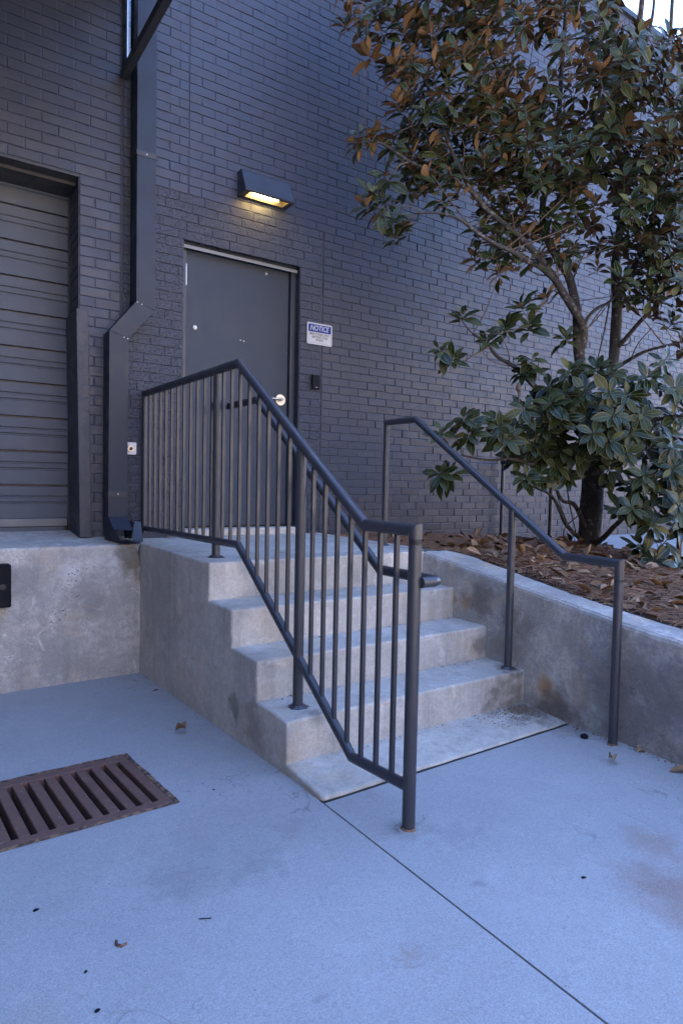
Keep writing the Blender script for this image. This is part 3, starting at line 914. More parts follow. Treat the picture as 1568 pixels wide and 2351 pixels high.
XL, XR = .208, 1.713
Ys = [-1.205, -1.496, -1.781, -2.066, -2.356]
Zs = [.898, .698, .508, .319, .134]
stp = empty('concrete_steps', (.95, -1.2, 0), 'pale weathered concrete steps with four risers up to the steel door', 'steps')
TO = Vector(stp.location)
def staircase():
    prof = [(YF + .02, -.06), (YF + .02, Zs[0] + .006)]
    for y, z in zip(Ys, Zs):
        prof += [(y, z if y != Ys[4] else .1135)]
        k = Ys.index(y)
        prof += [(y, Zs[k + 1] if k < 4 else -.06)]
    bm = bmesh.new()
    A = [bm.verts.new((XL, y, z)) for y, z in prof]
    B = [bm.verts.new((XR + .02, y, z)) for y, z in prof]
    n = len(prof)
    fa = bm.faces.new(A)
    bm.faces.new(B[::-1])
    for i in range(n):
        bm.faces.new((A[i], B[i], B[(i + 1) % n], A[(i + 1) % n]))
    bmesh.ops.recalc_face_normals(bm, faces=bm.faces[:])
    bm.normal_update()
    es = [e for e in bm.edges if len(e.link_faces) == 2 and e.is_convex and min(v.co.z for v in e.verts) > -.05 or
          (len(e.link_faces) == 2 and e.is_convex and abs(e.verts[0].co.x - XL) < .01 and abs(e.verts[1].co.x - XL) < .01 and min(v.co.z for v in e.verts) < 0 and e.verts[0].co.y < -2.3 and e.verts[1].co.y < -2.3)]
    bmesh.ops.bevel(bm, geom=es, offset=.010, segments=2, affect='EDGES', clamp_overlap=True, profile=.5)
    bmesh.ops.triangulate(bm, faces=[f for f in bm.faces if len(f.verts) > 4])
    lim = {0: (XL, XR + .02), 1: (Ys[4], YF), 2: (-.05, Zs[0])}
    cuts = {0: .05, 1: .05, 2: .05}
    for ax in range(3):
        a, b = lim[ax]
        k = int((b - a) / cuts[ax])
        for i in range(1, k):
            co = Vector((0, 0, 0)); co[ax] = a + (b - a) * i / k
            no = Vector((0, 0, 0)); no[ax] = 1
            bmesh.ops.bisect_plane(bm, geom=bm.verts[:] + bm.edges[:] + bm.faces[:], plane_co=co, plane_no=no)
    corners = [(y, z) for y, z in zip(Ys[:4], Zs[:4])] + [(Ys[4], .1135)]
    for v in bm.verts:
        if .08 < v.co.z < .15 and v.co.y < Ys[3] + .001:
            v.co.z += .0005
    for v in bm.verts:
        p = v.co.copy()
        k = mnoise.noise(p * 7.0) * .0018 + mnoise.noise(p * 23.0) * .0012
        for (y, z) in corners:
            if abs(p.y - y) < .014 and abs(p.z - z) < .014:
                q = max(0.0, mnoise.noise(p * 17.0 + Vector((3, 1, 7))) - .12) * .012
                v.co += Vector((0, q, -q))
        if p.x < XL + .014:
            q = max(0.0, mnoise.noise(p * 14.0 + Vector((9, 1, 7))) - .25) * .012
            near = min(min(abs(p.y - y) for y in Ys), min(abs(p.z - z) for z in Zs))
            if near < .014: v.co.x += q
        v.co += Vector((k, k * .7, k * .8))
    names = ['landing', 'step', 'step', 'step', 'bottom_pad']
    parts = [MB(TO) for _ in range(5)]
    for f in bm.faces:
        c = f.calc_center_median()
        k = next((i for i in range(5) if c.y > Ys[i] - .018), 4)
        parts[k].add([v.co.copy() for v in f.verts], [tuple(range(len(f.verts)))])
    bm.free()
    for k in range(5):
        parts[k].build(names[k], M['step'], stp)
staircase()
mb = MB(TO)                              # the landing's end beyond the top riser
mb.quad((XR + .018, -1.207, .8985), (XR + .118, -1.0, .8985), (XR + .118, YF + .02, .905), (XR + .018, YF + .02, .905))
mb.quad((XR + .118, -1.21, .8985), (XR + .118, YF + .02, .905), (XR + .118, YF + .02, .4), (XR + .118, -1.21, .4))
mb.build('landing_end', M['step'], stp)

# dock wall
dk = slab('dock_wall', (-3.79, 0.0, -.30), (XL - .002, 2.2, .893), M['dock'], None, (0, 0, 0), r=.016, cut=.055, amp=.004, drop=((0, 1, 0), (0, 0, -1), (1, 0, 0), (-1, 0, 0)),
          shape=lambda p: Vector((p.x, p.y, p.z + (.10 * min(.6, p.y) if p.z > .6 else 0))), chip=.012)
tag(dk, 'patchy grey concrete loading dock wall below the roller door', 'dock wall')
db = empty('dock_bumper', (-.7, 0, .54), 'black rubber dock bumper block bolted to the concrete dock wall', 'bumper')
bevelled('bumper_block', (-.95, -.10, .545), (-.597, -.002, .805), M['black'], db, .010, 3, db.location)
for x in (-.645, -.9):
    mb = MB(db.location); mb.cone((x, -.1005, .672), .019, .017, .003, 14, 0, 'Y'); mb.build('bolt_hole', M['ink'], db)

# planter wall
def pfx(y): return XR if y > -2.3 else XR + (y + 2.3) * .085
def pbx(y):
    T = [(.30, 1.826), (-1.0, 1.830), (-1.35, 2.00), (-1.7, 1.985), (-2.2, 1.925), (-2.8, 1.90), (-6, 1.64)]
    for (a, va), (b, vb) in zip(T[:-1], T[1:]):
        if y >= b: return va + (vb - va) * (y - a) / (b - a)
    return T[-1][1]
def ptz(y):
    T = [(.5, .899), (-1.10, .899), (-1.226, .893), (-1.45, .855), (-1.909, .788), (-2.295, .741), (-2.642, .699), (-2.932, .672), (-6, .42)]
    for (a, va), (b, vb) in zip(T[:-1], T[1:]):
        if y >= b: return va + (vb - va) * (y - a) / (b - a)
    return T[-1][1]
pw = empty('planter_wall', (1.8, -2.2, 0), 'stained grey concrete planter wall with a sloping top beside the steps', 'retaining wall')
PO = Vector(pw.location)
def planter_section(name, ya, yb, mat_side, notch=False):
    bm = bmesh.new()
    n = max(2, int((ya - yb) / .04))
    rings = []
    for i in range(n + 1):
        y = ya + (yb - ya) * i / n
        f, b, t = pfx(y), pbx(y), ptz(y)
        zb = min(gz(f, y), .1) - .06
        P = [(f, zb)] + [(f, zb + (t - .022 - zb) * k / 14) for k in range(1, 15)] + [(f + .005, t - .007), (f + .018, t - .001)] + [(f + .02 + (b - f - .04) * k / 3, t + .002) for k in range(4)] + [(b - .008, t - .006), (b, t - .02), (b, t - .35)]
        ring = []
        for (x, z) in P:
            p = Vector((x, y, z))
            w = .0028 * mnoise.noise(p * 6) + .0016 * mnoise.noise(p * 25)
            if abs(z - t) < .03:
                w += -.006 * max(0, mnoise.noise(p * 15) - .1)
            ring.append(bm.verts.new(p + Vector((w, 0, w)) - PO))
        rings.append(ring)
    for i in range(n):
        for k in range(len(rings[0]) - 1):
            bm.faces.new((rings[i][k + 1], rings[i + 1][k + 1], rings[i + 1][k], rings[i][k]))
    for ring, fl in ((rings[0], 1), (rings[-1], 0)):
        bm.faces.new(ring if fl else ring[::-1])
    me = bpy.data.meshes.new(name)
    bm.to_mesh(me); bm.free()
    return link(name, me, mat_side, pw)
planter_section('wall', -1.208, -6.0, M['planter'])

# upper walkway beyond the bed, with its dark kerb
ua, ub = Vector((4.08, .29)), Vector((3.81, -1.09))
ud = (ub - ua).normalized()
def kline(t): return ua + ud * t
wk = MB()
e = kline(5.6)
wk.quad((kline(0).x - .12, YF + .02, .762), (e.x - .12, e.y, .762), (60, e.y, .762), (60, YF + .02, .762))
wk.quad((kline(0).x - .12, YF + .02, .762), (kline(0).x - .12, YF + .02, .1), (e.x - .12, e.y, .1), (e.x - .12, e.y, .762))
wk.quad((e.x - .12, e.y, .762), (e.x - .12, e.y, .0), (60, e.y, 0), (60, e.y, .762))
wk.build('walkway', M['pave'], kind='structure')
rr = empty('ramp_railing', (4.0, -.5, .76), 'dark steel walkway railing with a low kerb plate behind the magnolia', 'railing')
RO = Vector(rr.location)
def kp(t, z, off=0): q = kline(t); return (q.x + off, q.y, z)
mb = MB(RO)
a, b = kp(.02, 0), kp(5.4, 0)
V = [(a[0] - .006, a[1], .770), (a[0] + .006, a[1], .770), (a[0] + .006, a[1], .835), (a[0] - .006, a[1], .835), (b[0] - .006, b[1], .770), (b[0] + .006, b[1], .770), (b[0] + .006, b[1], .850), (b[0] - .006, b[1], .850)]
mb.add(V, [(0, 1, 2, 3), (7, 6, 5, 4), (0, 4, 5, 1), (1, 5, 6, 2), (2, 6, 7, 3), (3, 7, 4, 0)])
mb.build('kerb_plate', M['rail'], rr)
for t in (.06, .80, 1.42, 2.2, 3.0, 3.8, 4.6):
    mb = MB(RO); mb.tube([kp(t, .765), kp(t, 1.575)], .019, 12); mb.build('post', M['rail'], rr)
mb = MB(RO); mb.tube([kp(.04, 1.592), kp(5.3, 1.592)], .021, 12); mb.build('top_rail', M['rail'], rr)

# ------------------------------------------------------------------ guard rail with balusters
RXL = .338
gr = empty('stair_guardrail', (RXL, -1.0, LZ), 'dark grey steel stair guardrail with square balusters and an inner handrail, on the open side', 'railing')
GO2 = Vector(gr.location)
def gx(y): return RXL - max(0.0, y + .9) * .018
yw, ya, yb, yp1, yp2, yp3 = .275, -1.266, -2.417, -.990, -1.932, -2.712
zt1, zt2 = 1.958, 1.176
def railz(y):
    if y >= ya: return zt1
    if y >= yb: return zt1 + (zt2 - zt1) * (y - ya) / (yb - ya)
    return zt2
y1b, y2b = -1.285, -2.362
def botz(y):
    if y >= y1b: return .998 + (y - y1b) * -.012
    if y >= y2b: return .998 + (.248 - .998) * (y - y1b) / (y2b - y1b)
    return .248 + (y - y2b) * -.06
PR = .0235
mb = MB(GO2); mb.tube([(gx(yw), yw, zt1), (gx(ya), ya, zt1), (RXL, yb, zt2), (RXL, yp3, zt2), (RXL, yp3, zt2 - .05)], PR, 20, caps=False); mb.build('top_rail', M['rail'], gr)
mb = MB(GO2); mb.tube([(gx(yw), yw, botz(yw)), (RXL, y1b, botz(y1b)), (RXL, y2b, botz(y2b)), (RXL, yp3 + .01, botz(yp3))], .0205, 18); mb.build('bottom_rail', M['rail'], gr)
def post(y, z0, z1, r=PR, flange=True, rname='post'):
    mb = MB(GO2)
    mb.tube([(gx(y), y, z0 - .03), (gx(y), y, z1)], r, 20)
    p = mb.build(rname, M['rail'], gr)
    if flange:
        m2 = MB(GO2)
        m2.cone((gx(y), y, z0 - .001), r + .024, r + .004, .014, 18, 0, 'Z', .18)
        m2.build('base_collar', M['rail'], p)
    return p
post(yw, .975, zt1 - .01, .019, False)
post(yp1, LZ, zt1 - .01)
post(yp2, Zs[3], railz(yp2) - .008)
post(yp3, gz(RXL, yp3), zt2 - .03, PR, False)
bars = [yp1 + .107 * (k + 1) - .03 for k in range(11)]
bars += [-1.077, -1.184, -1.290, -1.400, -1.508, -1.612, -1.718, -1.822]
bars += [-2.03, -2.130, -2.228, -2.326, -2.420, -2.515, -2.608]
bars[-7:] = [-2.036, -2.132, -2.228, -2.324, -2.420, -2.516, -2.612]
for y in bars:
    s = .0078
    mb = MB(GO2)
    x = gx(y)
    zl, zh = botz(y) + .012, railz(y) - .012
    mb.box((x - s, y - s, zl - .01), (x + s, y + s, zh))
    mb.build('baluster', M['rail'], gr)
HX = RXL + .088
hz0, hz1 = 1.768, .996
mb = MB(GO2)
mb.tube([(RXL, -.94, hz0), (HX, -.94, hz0), (HX, -1.312, hz0), (HX, -2.404, hz1), (HX, -2.712, hz1), (HX - .007, -2.728, hz1), (HX - .023, -2.735, hz1), (RXL + .01, -2.735, hz1)], .0195, 18)
mb.build('handrail', M['rail'], gr)

# ------------------------------------------------------------------ plain handrail on the planter side
hr = empty('handrail', (1.66, -2.0, 0), 'plain dark steel handrail on three posts beside the planter wall', 'railing')
HO = Vector(hr.location)
hx = lambda y: 1.654 + .0382 * (y + 2.0)
rx = lambda y: hx(y) + .010
Ay, By, Cy = -.800, -2.000, -2.668
zA, zC = 1.772, .985
def hrz(y): return zA if y > -1.115 else (zA + (zC - zA) * (y + 1.115) / (-2.351 + 1.115) if y > -2.351 else zC)
mb = MB(HO)
mb.tube([(hx(Ay), Ay, 1.70), (hx(Ay), Ay, zA), (rx(-1.115), -1.115, zA), (rx(-2.351), -2.351, zC), (hx(Cy), Cy, zC), (hx(Cy), Cy, .9)], .0210, 18, caps=False)
mb.build('rail', M['rail'], hr)
for y, z0, z1, fl in ((Ay, LZ, 1.71, 1), (By, Zs[3], hrz(By) - .006, 1), (Cy, gz(1.63, Cy), .91, 0)):
    mb = MB(HO)
    mb.tube([(hx(y), y, z0 - .03), (hx(y), y, z1)], .0210, 18)
    p = mb.build('post', M['rail'], hr)
    if fl:
        m2 = MB(HO); m2.cone((hx(y), y, z0 - .001), .044, .025, .013, 18, 0, 'Z', .18); m2.build('base_collar', M['rail'], p)
mb = MB(HO); mb.cone((hx(Cy), Cy, gz(1.63, Cy) + .001), .0275, .0215, .008, 18, 0, 'Z', .15); mb.build('rust_ring', M['rustedge'], hr)
mb = MB(GO2); mb.cone((RXL, yp3, gz(RXL, yp3) + .001), .029, .024, .008, 18, 0, 'Z', .15); mb.build('rust_ring', M['rustedge'], gr)
# grout patches round the two posts set in the pavement
for i, (x, y, lab) in enumerate(((RXL, yp3, 'round grout patch at the foot of the guardrail end post'), (hx(Cy) + .03, Cy - .012, 'round grout patch at the foot of the plain handrail end post'))):
    mb = MB((x, y, gz(x, y)))
    mb.cone((x, y, gz(x, y) + .0005), .050, .040, .0025, 20, 0, 'Z', .25)
    tag(mb.build('grout_patch', M['pave']), lab, 'grout patch', 'grout patches at the railing feet')

# ------------------------------------------------------------------ drain grate
dg = empty('drain_grate', (-1.3, -1.74, gz(-1.3, -1.74)), 'rusty brown cast iron trench drain grate set in the pavement', 'drain grate')
dO = Vector(dg.location)
def gp3(x, y, dz): X = gsk(x, y); return (X, y, gz(X, y) + dz)
def gbox(name, x0, x1, y0, y1, mat, top=.003, dep=.06, parent=dg, bev=.003, lean=0):
    mb = MB(dO)
    P = [gp3(x0, y0, -dep), gp3(x1, y0, -dep), gp3(x1, y1, -dep), gp3(x0, y1, -dep)]
    Q = [gp3(x0, y0, top - bev), gp3(x1, y0, top - bev), gp3(x1, y1, top - bev), gp3(x0, y1, top - bev)]
    T = [gp3(x0 + bev, y0 + bev, top), gp3(x1 - bev, y0 + bev, top), gp3(x1 - bev, y1 - bev, top), gp3(x0 + bev, y1 - bev, top)]
    mb.add(P + Q + T, [(i, (i + 1) % 4, 4 + (i + 1) % 4, 4 + i) for i in range(4)] + [(4 + i, 4 + (i + 1) % 4, 8 + (i + 1) % 4, 8 + i) for i in range(4)] + [(8, 9, 10, 11)])
    return mb.build(name, mat, parent)
gx0, gx1, gy0, gy1 = -2.33, -.283, -2.030, -1.444
gbox('rim', gx0, gx1, gy0, -1.985, M['rust'])
gbox('rim', gx0, gx1, -1.502, gy1, M['rust'])
gbox('rim', -.326, gx1, -1.985, -1.502, M['rust'])
x = -.3485
k = 0
while x > gx0 + .1:
    gbox('bar', x - .0385, x, -1.985, -1.502, M['rust'], .003 - rng.uniform(0, .0008), .05)
    x -= .0615
    k += 1
fm = MB(dO)                              # the ragged seat frame round it
for (xa, xb, y0, y1) in ((gx0, -.2835, -1.4435, GR[2] + .004), (gx0, -.2835, GR[3] - .003, -2.0305), (-.2825, GR[1] + .004, GR[3] - .003, GR[2] + .004)):
    n = max(6, int(max(xb - xa, y1 - y0) / .05))
    for i in range(n):
        if xb - xa > y1 - y0:
            a, b = xa + (xb - xa) * i / n, xa + (xb - xa) * (i + 1) / n
            P = [gp3(a, y0, .001), gp3(b, y0, .001), gp3(b, y1 + rng.uniform(-.004, .004), .0035), gp3(a, y1 + rng.uniform(-.004, .004), .0035)]
        else:
            a, b = y0 + (y1 - y0) * i / n, y0 + (y1 - y0) * (i + 1) / n
            P = [gp3(xa, a, .001), gp3(xb + rng.uniform(-.004, .004), a, .0035), gp3(xb + rng.uniform(-.004, .004), b, .0035), gp3(xa, b, .001)]
        fm.quad(*P)
fm.build('seat_frame', M['rustedge'], dg)

# ------------------------------------------------------------------ leaves
def leaf_geo(var, width=.45, curl=.25, fold=.22, cup=0.0, two=True, secs=6):
    """leaf of length 1 along +x, upper face to +z; returns verts, faces, mats, uvs"""
    q = random.Random(var * 31 + 5)
    V, F, Mi, U = [], [], [], []
    w0 = width * q.uniform(.85, 1.15); cu = curl * q.uniform(.4, 1.5); fo = fold * q.uniform(.4, 1.4); tw = q.uniform(-.25, .25)
    ws = [0.10, .52, .86, 1.0, .90, .56, 0.0] if secs == 6 else [.12, .85, 1.0, .6, 0.0]
    n = len(ws) - 1
    rows = []
    for i, ww in enumerate(ws):
        t = i / n
        hw = w0 / 2 * ww
        zc = -cu * t * t + .06 * t + q.uniform(-.008, .008)
        a = tw * t
        wv = q.uniform(-.03, .03)
        L = Vector((t, hw * math.cos(a), zc + hw * fo + hw * math.sin(a) + wv * ww))
        Cc = Vector((t, 0, zc))
        Rr = Vector((t, -hw * math.cos(a), zc + hw * fo - hw * math.sin(a) - wv * ww))
        rows.append((L, Cc, Rr))
    for side in ((0,) if not two else (0, 1)):
        off = Vector((0, 0, -.014 * side))
        base = len(V)
        for i, (a, c, b) in enumerate(rows):
            V += [a + off, c + off, b + off]
        for i in range(n):
            for k in range(2):
                f = (base + i * 3 + k, base + i * 3 + k + 1, base + i * 3 + k + 4, base + i * 3 + k + 3)
                us = [(k * .5, i / n), ((k + 1) * .5, i / n), ((k + 1) * .5, (i + 1) / n), (k * .5, (i + 1) / n)]
                if i == n - 1:           # the tip: one triangle a half
                    f = f[:3] if k == 0 else (f[0], f[1], f[2])
                    us = us[:3]
                if side == 1:
                    f = f[::-1]; us = us[::-1]
                F.append(f); Mi.append(side); U.append(us)
    return V, F, Mi, U
LV = [leaf_geo(i) for i in range(12)]
class LeafPile:                           # many leaves joined into one mesh with uv and a random value
    def __init__(s): s.v, s.f, s.m, s.u, s.r = [], [], [], [], []
    def add(s, geo, mat, rnd):
        V, F, Mi, U = geo
        n = len(s.v)
        s.v += [tuple(mat @ p) for p in V]
        s.f += [tuple(k + n for k in f) for f in F]
        s.m += Mi; s.u += U; s.r += [rnd] * len(V)
    def build(s, name, mats, parent=None, kind=None):
        me = bpy.data.meshes.new(name)
        me.from_pydata(s.v, [], s.f)
        uvl = me.uv_layers.new(name='UVMap')
        uvl.data.foreach_set('uv', [c for us in s.u for uv in us for c in uv])
        at_ = me.attributes.new('rnd', 'FLOAT', 'POINT')
        at_.data.foreach_set('value', s.r)
        o = link(name, me, mats, parent, True)
        me.polygons.foreach_set('material_index', s.m)
        if kind: o['kind'] = kind
        return o
def frame(d, up, loc, sc, rollang=0.0):   # matrix with x along d, z near up
    x = d.normalized()
    z = (up - x * up.dot(x))
    z = z.normalized() if z.length > 1e-4 else x.orthogonal().normalized()
    y = z.cross(x)
    m = Matrix(((x.x, y.x, z.x, 0), (x.y, y.y, z.y, 0), (x.z, y.z, z.z, 0), (0, 0, 0, 1)))
    return Matrix.Translation(loc) @ m @ Matrix.Rotation(rollang, 4, 'X') @ Matrix.Scale(sc, 4)

# ------------------------------------------------------------------ mulch bed
def bedz(x, y):
    l = pbx(y); r = kline(max(0, (.29 - y) / -ud.y)).x - .13
    t = max(0, min(1, (x - l) / max(.1, r - l)))
    z0 = min(ptz(y) - .015, .862)
    z1 = .792 if y > -1.6 else .792 + (y + 1.6) * .06
    h = z0 * (1 - t) + z1 * t + .035 * math.sin(math.pi * t)
    d2 = (x - 3.2) ** 2 + (y + 1.3) ** 2
    h += .045 * math.exp(-d2 / .18)
    return h + .018 * mnoise.noise(Vector((x * 3, y * 3, 0))) + .01 * mnoise.noise(Vector((x * 9, y * 9, 2)))
mb = MB()
NY, NX = 90, 36
for j in range(NY):
    for i in range(NX):
        P = []
        for (a, b) in ((i, j), (i + 1, j), (i + 1, j + 1), (i, j + 1)):
            y = .297 - (5.6) * b / NY
            l = pbx(y) - .012; r = kline(max(0, (.29 - y) / -ud.y)).x - .10
            x = l + (r - l) * a / NX
            P.append((x, y, bedz(x, y)))
        mb.quad(*P[::-1])
mb.build('bed_soil', M['soil'], kind='structure')
nd = LeafPile()
def needle(x, y, z, L, a, pit, wdt, rnd):
    q = rng.uniform(-.3, .3)
    n = 3
    V = []
    px, py, pz = x, y, z
    for i in range(n + 1):
        t = a + q * i
        V.append(Vector((px - math.sin(t) * wdt, py + math.cos(t) * wdt, pz)))
        V.append(Vector((px, py, pz + wdt * 1.0)))
        V.append(Vector((px + math.sin(t) * wdt, py - math.cos(t) * wdt, pz)))
        px += math.cos(t) * L / n; py += math.sin(t) * L / n
        pz += pit * L / n - (.004 if i > 0 else 0)
    F = []
    for i in range(n):
        for k in range(2):
            F.append((i * 3 + k, i * 3 + k + 1, i * 3 + k + 4, i * 3 + k + 3))
    nd.add((V, F, [0] * len(F), [[(0, 0)] * 4] * len(F)), Matrix.Identity(4), rnd)
for k in range(13000):
    y = rng.uniform(-3.5, .28)
    l = pbx(y); r = kline(max(0, (.29 - y) / -ud.y)).x - .12
    x = rng.uniform(l + .02, r)
    L = rng.uniform(.06, .17)
    a = rng.uniform(0, 6.28)
    ex, ey = x + math.cos(a) * L, y + math.sin(a) * L
    if ey > .27 or ex < pbx(ey) - .03: continue
    z0 = bedz(x, y); z1 = bedz(ex, ey)
    h = rng.uniform(.002, .03)
    needle(x, y, z0 + h, L, a, (z1 - z0) / L + rng.uniform(-.05, .16), rng.uniform(.0010, .0020), rng.random())
nd.build('pine_straw', NEEDLE, kind='stuff')
DLV = [leaf_geo(50 + i, .42, rng.uniform(-.5, .6), rng.uniform(.3, 1.3), two=False) for i in range(12)]
ll = LeafPile()
for k in range(900):
    y = rng.uniform(-3.5, .15)
    l = pbx(y); r = kline(max(0, (.29 - y) / -ud.y)).x - .12
    x = rng.uniform(l + .04, r)
    if y > -.9 and rng.random() < .78: continue
    z = bedz(x, y) + rng.uniform(.012, .038)
    d = Vector((math.cos(k * 2.4), math.sin(k * 2.4), rng.uniform(-.25, .45)))
    upd = Vector((rng.uniform(-.6, .6), rng.uniform(-.6, .6), 1 if rng.random() < .6 else -1))
    ll.add(rng.choice(DLV), frame(d, upd, (x, y, z), rng.uniform(.055, .125)), rng.random() ** 1.2)
ll.build('leaf_litter', LDEAD, kind='stuff')

# ------------------------------------------------------------------ the magnolia
TB = at(1350, 1275, 5.0)
tree = empty('magnolia_tree', TB, 'multi-stemmed magnolia with glossy dark green leaves and rusty brown undersides', 'tree')
TO2 = Vector(tree.location)
nodes = []                                # (position, radius, parent index)
tr = MB(TO2)
def limb(pts, r0, r1, seg=10, mi=0, wob=.012, sub=4, knots=True):
    """pts in the world; smooth path, tapering; the nodes are kept for twigs to spring from"""
    P = [Vector(p) for p in pts]
    path = []
    for i in range(len(P) - 1):
        a, b = P[max(0, i - 1)], P[i]
        c, d = P[i + 1], P[min(len(P) - 1, i + 2)]
        for s in range(sub):
            t = s / sub
            p = .5 * ((2 * b) + (c - a) * t + (2 * a - 5 * b + 4 * c - d) * t * t + (-a + 3 * b - 3 * c + d) * t ** 3)
            path.append(p)
    path.append(P[-1])
    n = len(path)
    rings = []
    for i, p in enumerate(path):
        t = i / (n - 1)
        r = r0 + (r1 - r0) * t
        if knots: nodes.append((p, r))
        d = (path[min(n - 1, i + 1)] - path[max(0, i - 1)]).normalized()
        x = d.orthogonal().normalized() if i == 0 else (px - d * px.dot(d)).normalized()
        px = x
        y = d.cross(x)
        ring = []
        for k in range(seg):
            a = 2 * math.pi * k / seg
            e = x * math.cos(a) + y * math.sin(a)
            rr_ = r * (1 + .16 * mnoise.noise((p + e * r) * (5 if r > .03 else 20)))
            ring.append(p + e * rr_)
        rings.append(ring)
    V = [p for ring in rings for p in ring]
    F = []
    for i in range(n - 1):
        for k in range(seg):
            F.append((i * seg + k, i * seg + (k + 1) % seg, (i + 1) * seg + (k + 1) % seg, (i + 1) * seg + k))
    F.append(tuple(range((n - 1) * seg, n * seg)))
    tr.add(V, F, mi, True)
def im(*a): return [at(*p) for p in a]
limb(im((1352, 1300, 5.0), (1352, 1265, 5.0), (1356, 1190, 5.0), (1362, 1100, 5.0), (1368, 1000, 5.0), (1370, 930, 5.02)), .098, .064, 14)
limb(im((1368, 990, 5.0), (1345, 900, 4.98), (1331, 823, 4.95), (1327, 760, 4.92), (1322, 700, 4.95), (1307, 637, 5.0), (1285, 600, 5.05), (1255, 545, 5.1), (1245, 480, 5.15), (1262, 400, 5.2), (1280, 300, 5.2), (1290, 150, 5.2), (1300, 0, 5.2), (1305, -160, 5.2)), .046, .012, 12)
limb(im((1335, 800, 4.93), (1338, 750, 4.88), (1314, 706, 4.8), (1285, 659, 4.75), (1267, 630, 4.7), (1234, 587, 4.65), (1202, 552, 4.62), (1160, 515, 4.6), (1120, 482, 4.58), (1085, 440, 4.55), (1060, 395, 4.5), (1030, 330, 4.5), (1000, 240, 4.5), (960, 150, 4.5), (920, 60, 4.5)), .034, .007, 11)
limb(im((1278, 645, 4.72), (1240, 612, 4.62), (1216, 601, 4.58), (1180, 579, 4.5), (1140, 561, 4.42), (1103, 539, 4.36), (1050, 500, 4.32), (1000, 488, 4.3), (950, 490, 4.3)), .022, .005, 8)
limb(im((1375, 985, 5.03), (1395, 900, 5.06), (1409, 823, 5.1), (1414, 750, 5.12), (1416, 692, 5.14), (1413, 605, 5.16), (1422, 540, 5.2), (1436, 400, 5.25), (1450, 250, 5.3), (1463, 100, 5.3), (1475, -20, 5.3), (1485, -180, 5.3)), .048, .020, 12)
limb(im((1418, 690, 5.14), (1430, 655, 5.1), (1449, 627, 5.05), (1468, 585, 5.0), (1500, 500, 4.95), (1520, 380, 4.9), (1530, 240, 4.9), (1540, 60, 4.9), (1550, -100, 4.9)), .032, .012, 10)
limb(im((1412, 800, 5.1), (1431, 783, 5.05), (1471, 736, 4.95), (1522, 688, 4.85), (1575, 668, 4.75), (1660, 640, 4.65)), .022, .009, 8)
limb(im((1405, 850, 5.06), (1449, 823, 4.9), (1485, 805, 4.8), (1543, 790, 4.7), (1620, 770, 4.6)), .017, .007, 8)
limb(im((1335, 780, 4.9), (1345, 737, 4.85), (1367, 710, 4.85), (1402, 690, 4.9), (1440, 640, 4.9), (1500, 600, 4.8)), .016, .007, 7)
limb(im((1350, 960, 4.98), (1290, 935, 4.85), (1234, 892, 4.75), (1180, 841, 4.65), (1143, 819, 4.6), (1118, 788, 4.55), (1085, 765, 4.5)), .026, .008, 8)
limb(im((1362, 1060, 5.0), (1310, 1060, 4.85), (1262, 1085, 4.75), (1223, 1069, 4.65), (1178, 1054, 4.55), (1121, 1056, 4.5), (1060, 1045, 4.45)), .022, .006, 8)
limb(im((1345, 1215, 4.96), (1320, 1160, 4.85), (1292, 1150, 4.78), (1275, 1120, 4.72), (1263, 1105, 4.7)), .020, .008, 7)
limb(im((1335, 1240, 4.96), (1300, 1205, 4.84), (1280, 1160, 4.75), (1262, 1135, 4.7), (1240, 1124, 4.62), (1212, 1112, 4.55)), .018, .006, 7)
limb(im((1362, 1250, 4.97), (1385, 1235, 4.8), (1414, 1205, 4.65), (1450, 1180, 4.5), (1500, 1190, 4.4)), .024, .010, 8)
limb(im((1366, 1110, 4.98), (1400, 1115, 4.85), (1440, 1108, 4.7), (1490, 1108, 4.6), (1560, 1100, 4.5)), .022, .010, 8)
limb(im((1370, 1010, 5.0), (1410, 980, 4.8), (1460, 975, 4.6), (1520, 960, 4.45), (1590, 950, 4.35)), .026, .010, 8)
limb(im((1365, 1000, 4.98), (1340, 975, 4.75), (1310, 960, 4.55), (1270, 950, 4.4)), .022, .009, 8)
limb(im((1440, 400, 5.2), (1480, 330, 5.05), (1540, 290, 4.9), (1600, 260, 4.8)), .024, .009, 8)
limb(im((1262, 400, 5.2), (1220, 320, 5.05), (1180, 230, 4.9), (1130, 130, 4.8), (1100, 20, 4.8)), .022, .008, 8)
limb(im((1255, 500, 5.12), (1300, 430, 5.0), (1350, 350, 4.85), (1370, 250, 4.75), (1390, 120, 4.7)), .020, .008, 8)
limb(im((1085, 440, 4.55), (1010, 400, 4.45), (940, 370, 4.4), (880, 330, 4.4), (840, 320, 4.4)), .015, .006, 7)
limb(im((1460, 150, 5.3), (1485, 90, 5.2), (1500, 20, 5.2), (1505, -80, 5.2)), .016, .010, 8)
for (r0, pts) in ((.0035, ((1300, 1260, 4.8), (1295, 1215, 4.75), (1330, 1180, 4.75), (1345, 1140, 4.8))), (.0045, ((1400, 690, 4.95), (1385, 770, 4.9), (1365, 850, 4.85))), (.004, ((1300, 1110, 4.8), (1310, 1170, 4.84), (1325, 1235, 4.9))), (.003, ((1266, 1090, 4.7), (1290, 1170, 4.8), (1320, 1240, 4.9)))):
    limb(im(*pts), r0 * 1.6, r0, 5, 0, knots=False)
tips = []
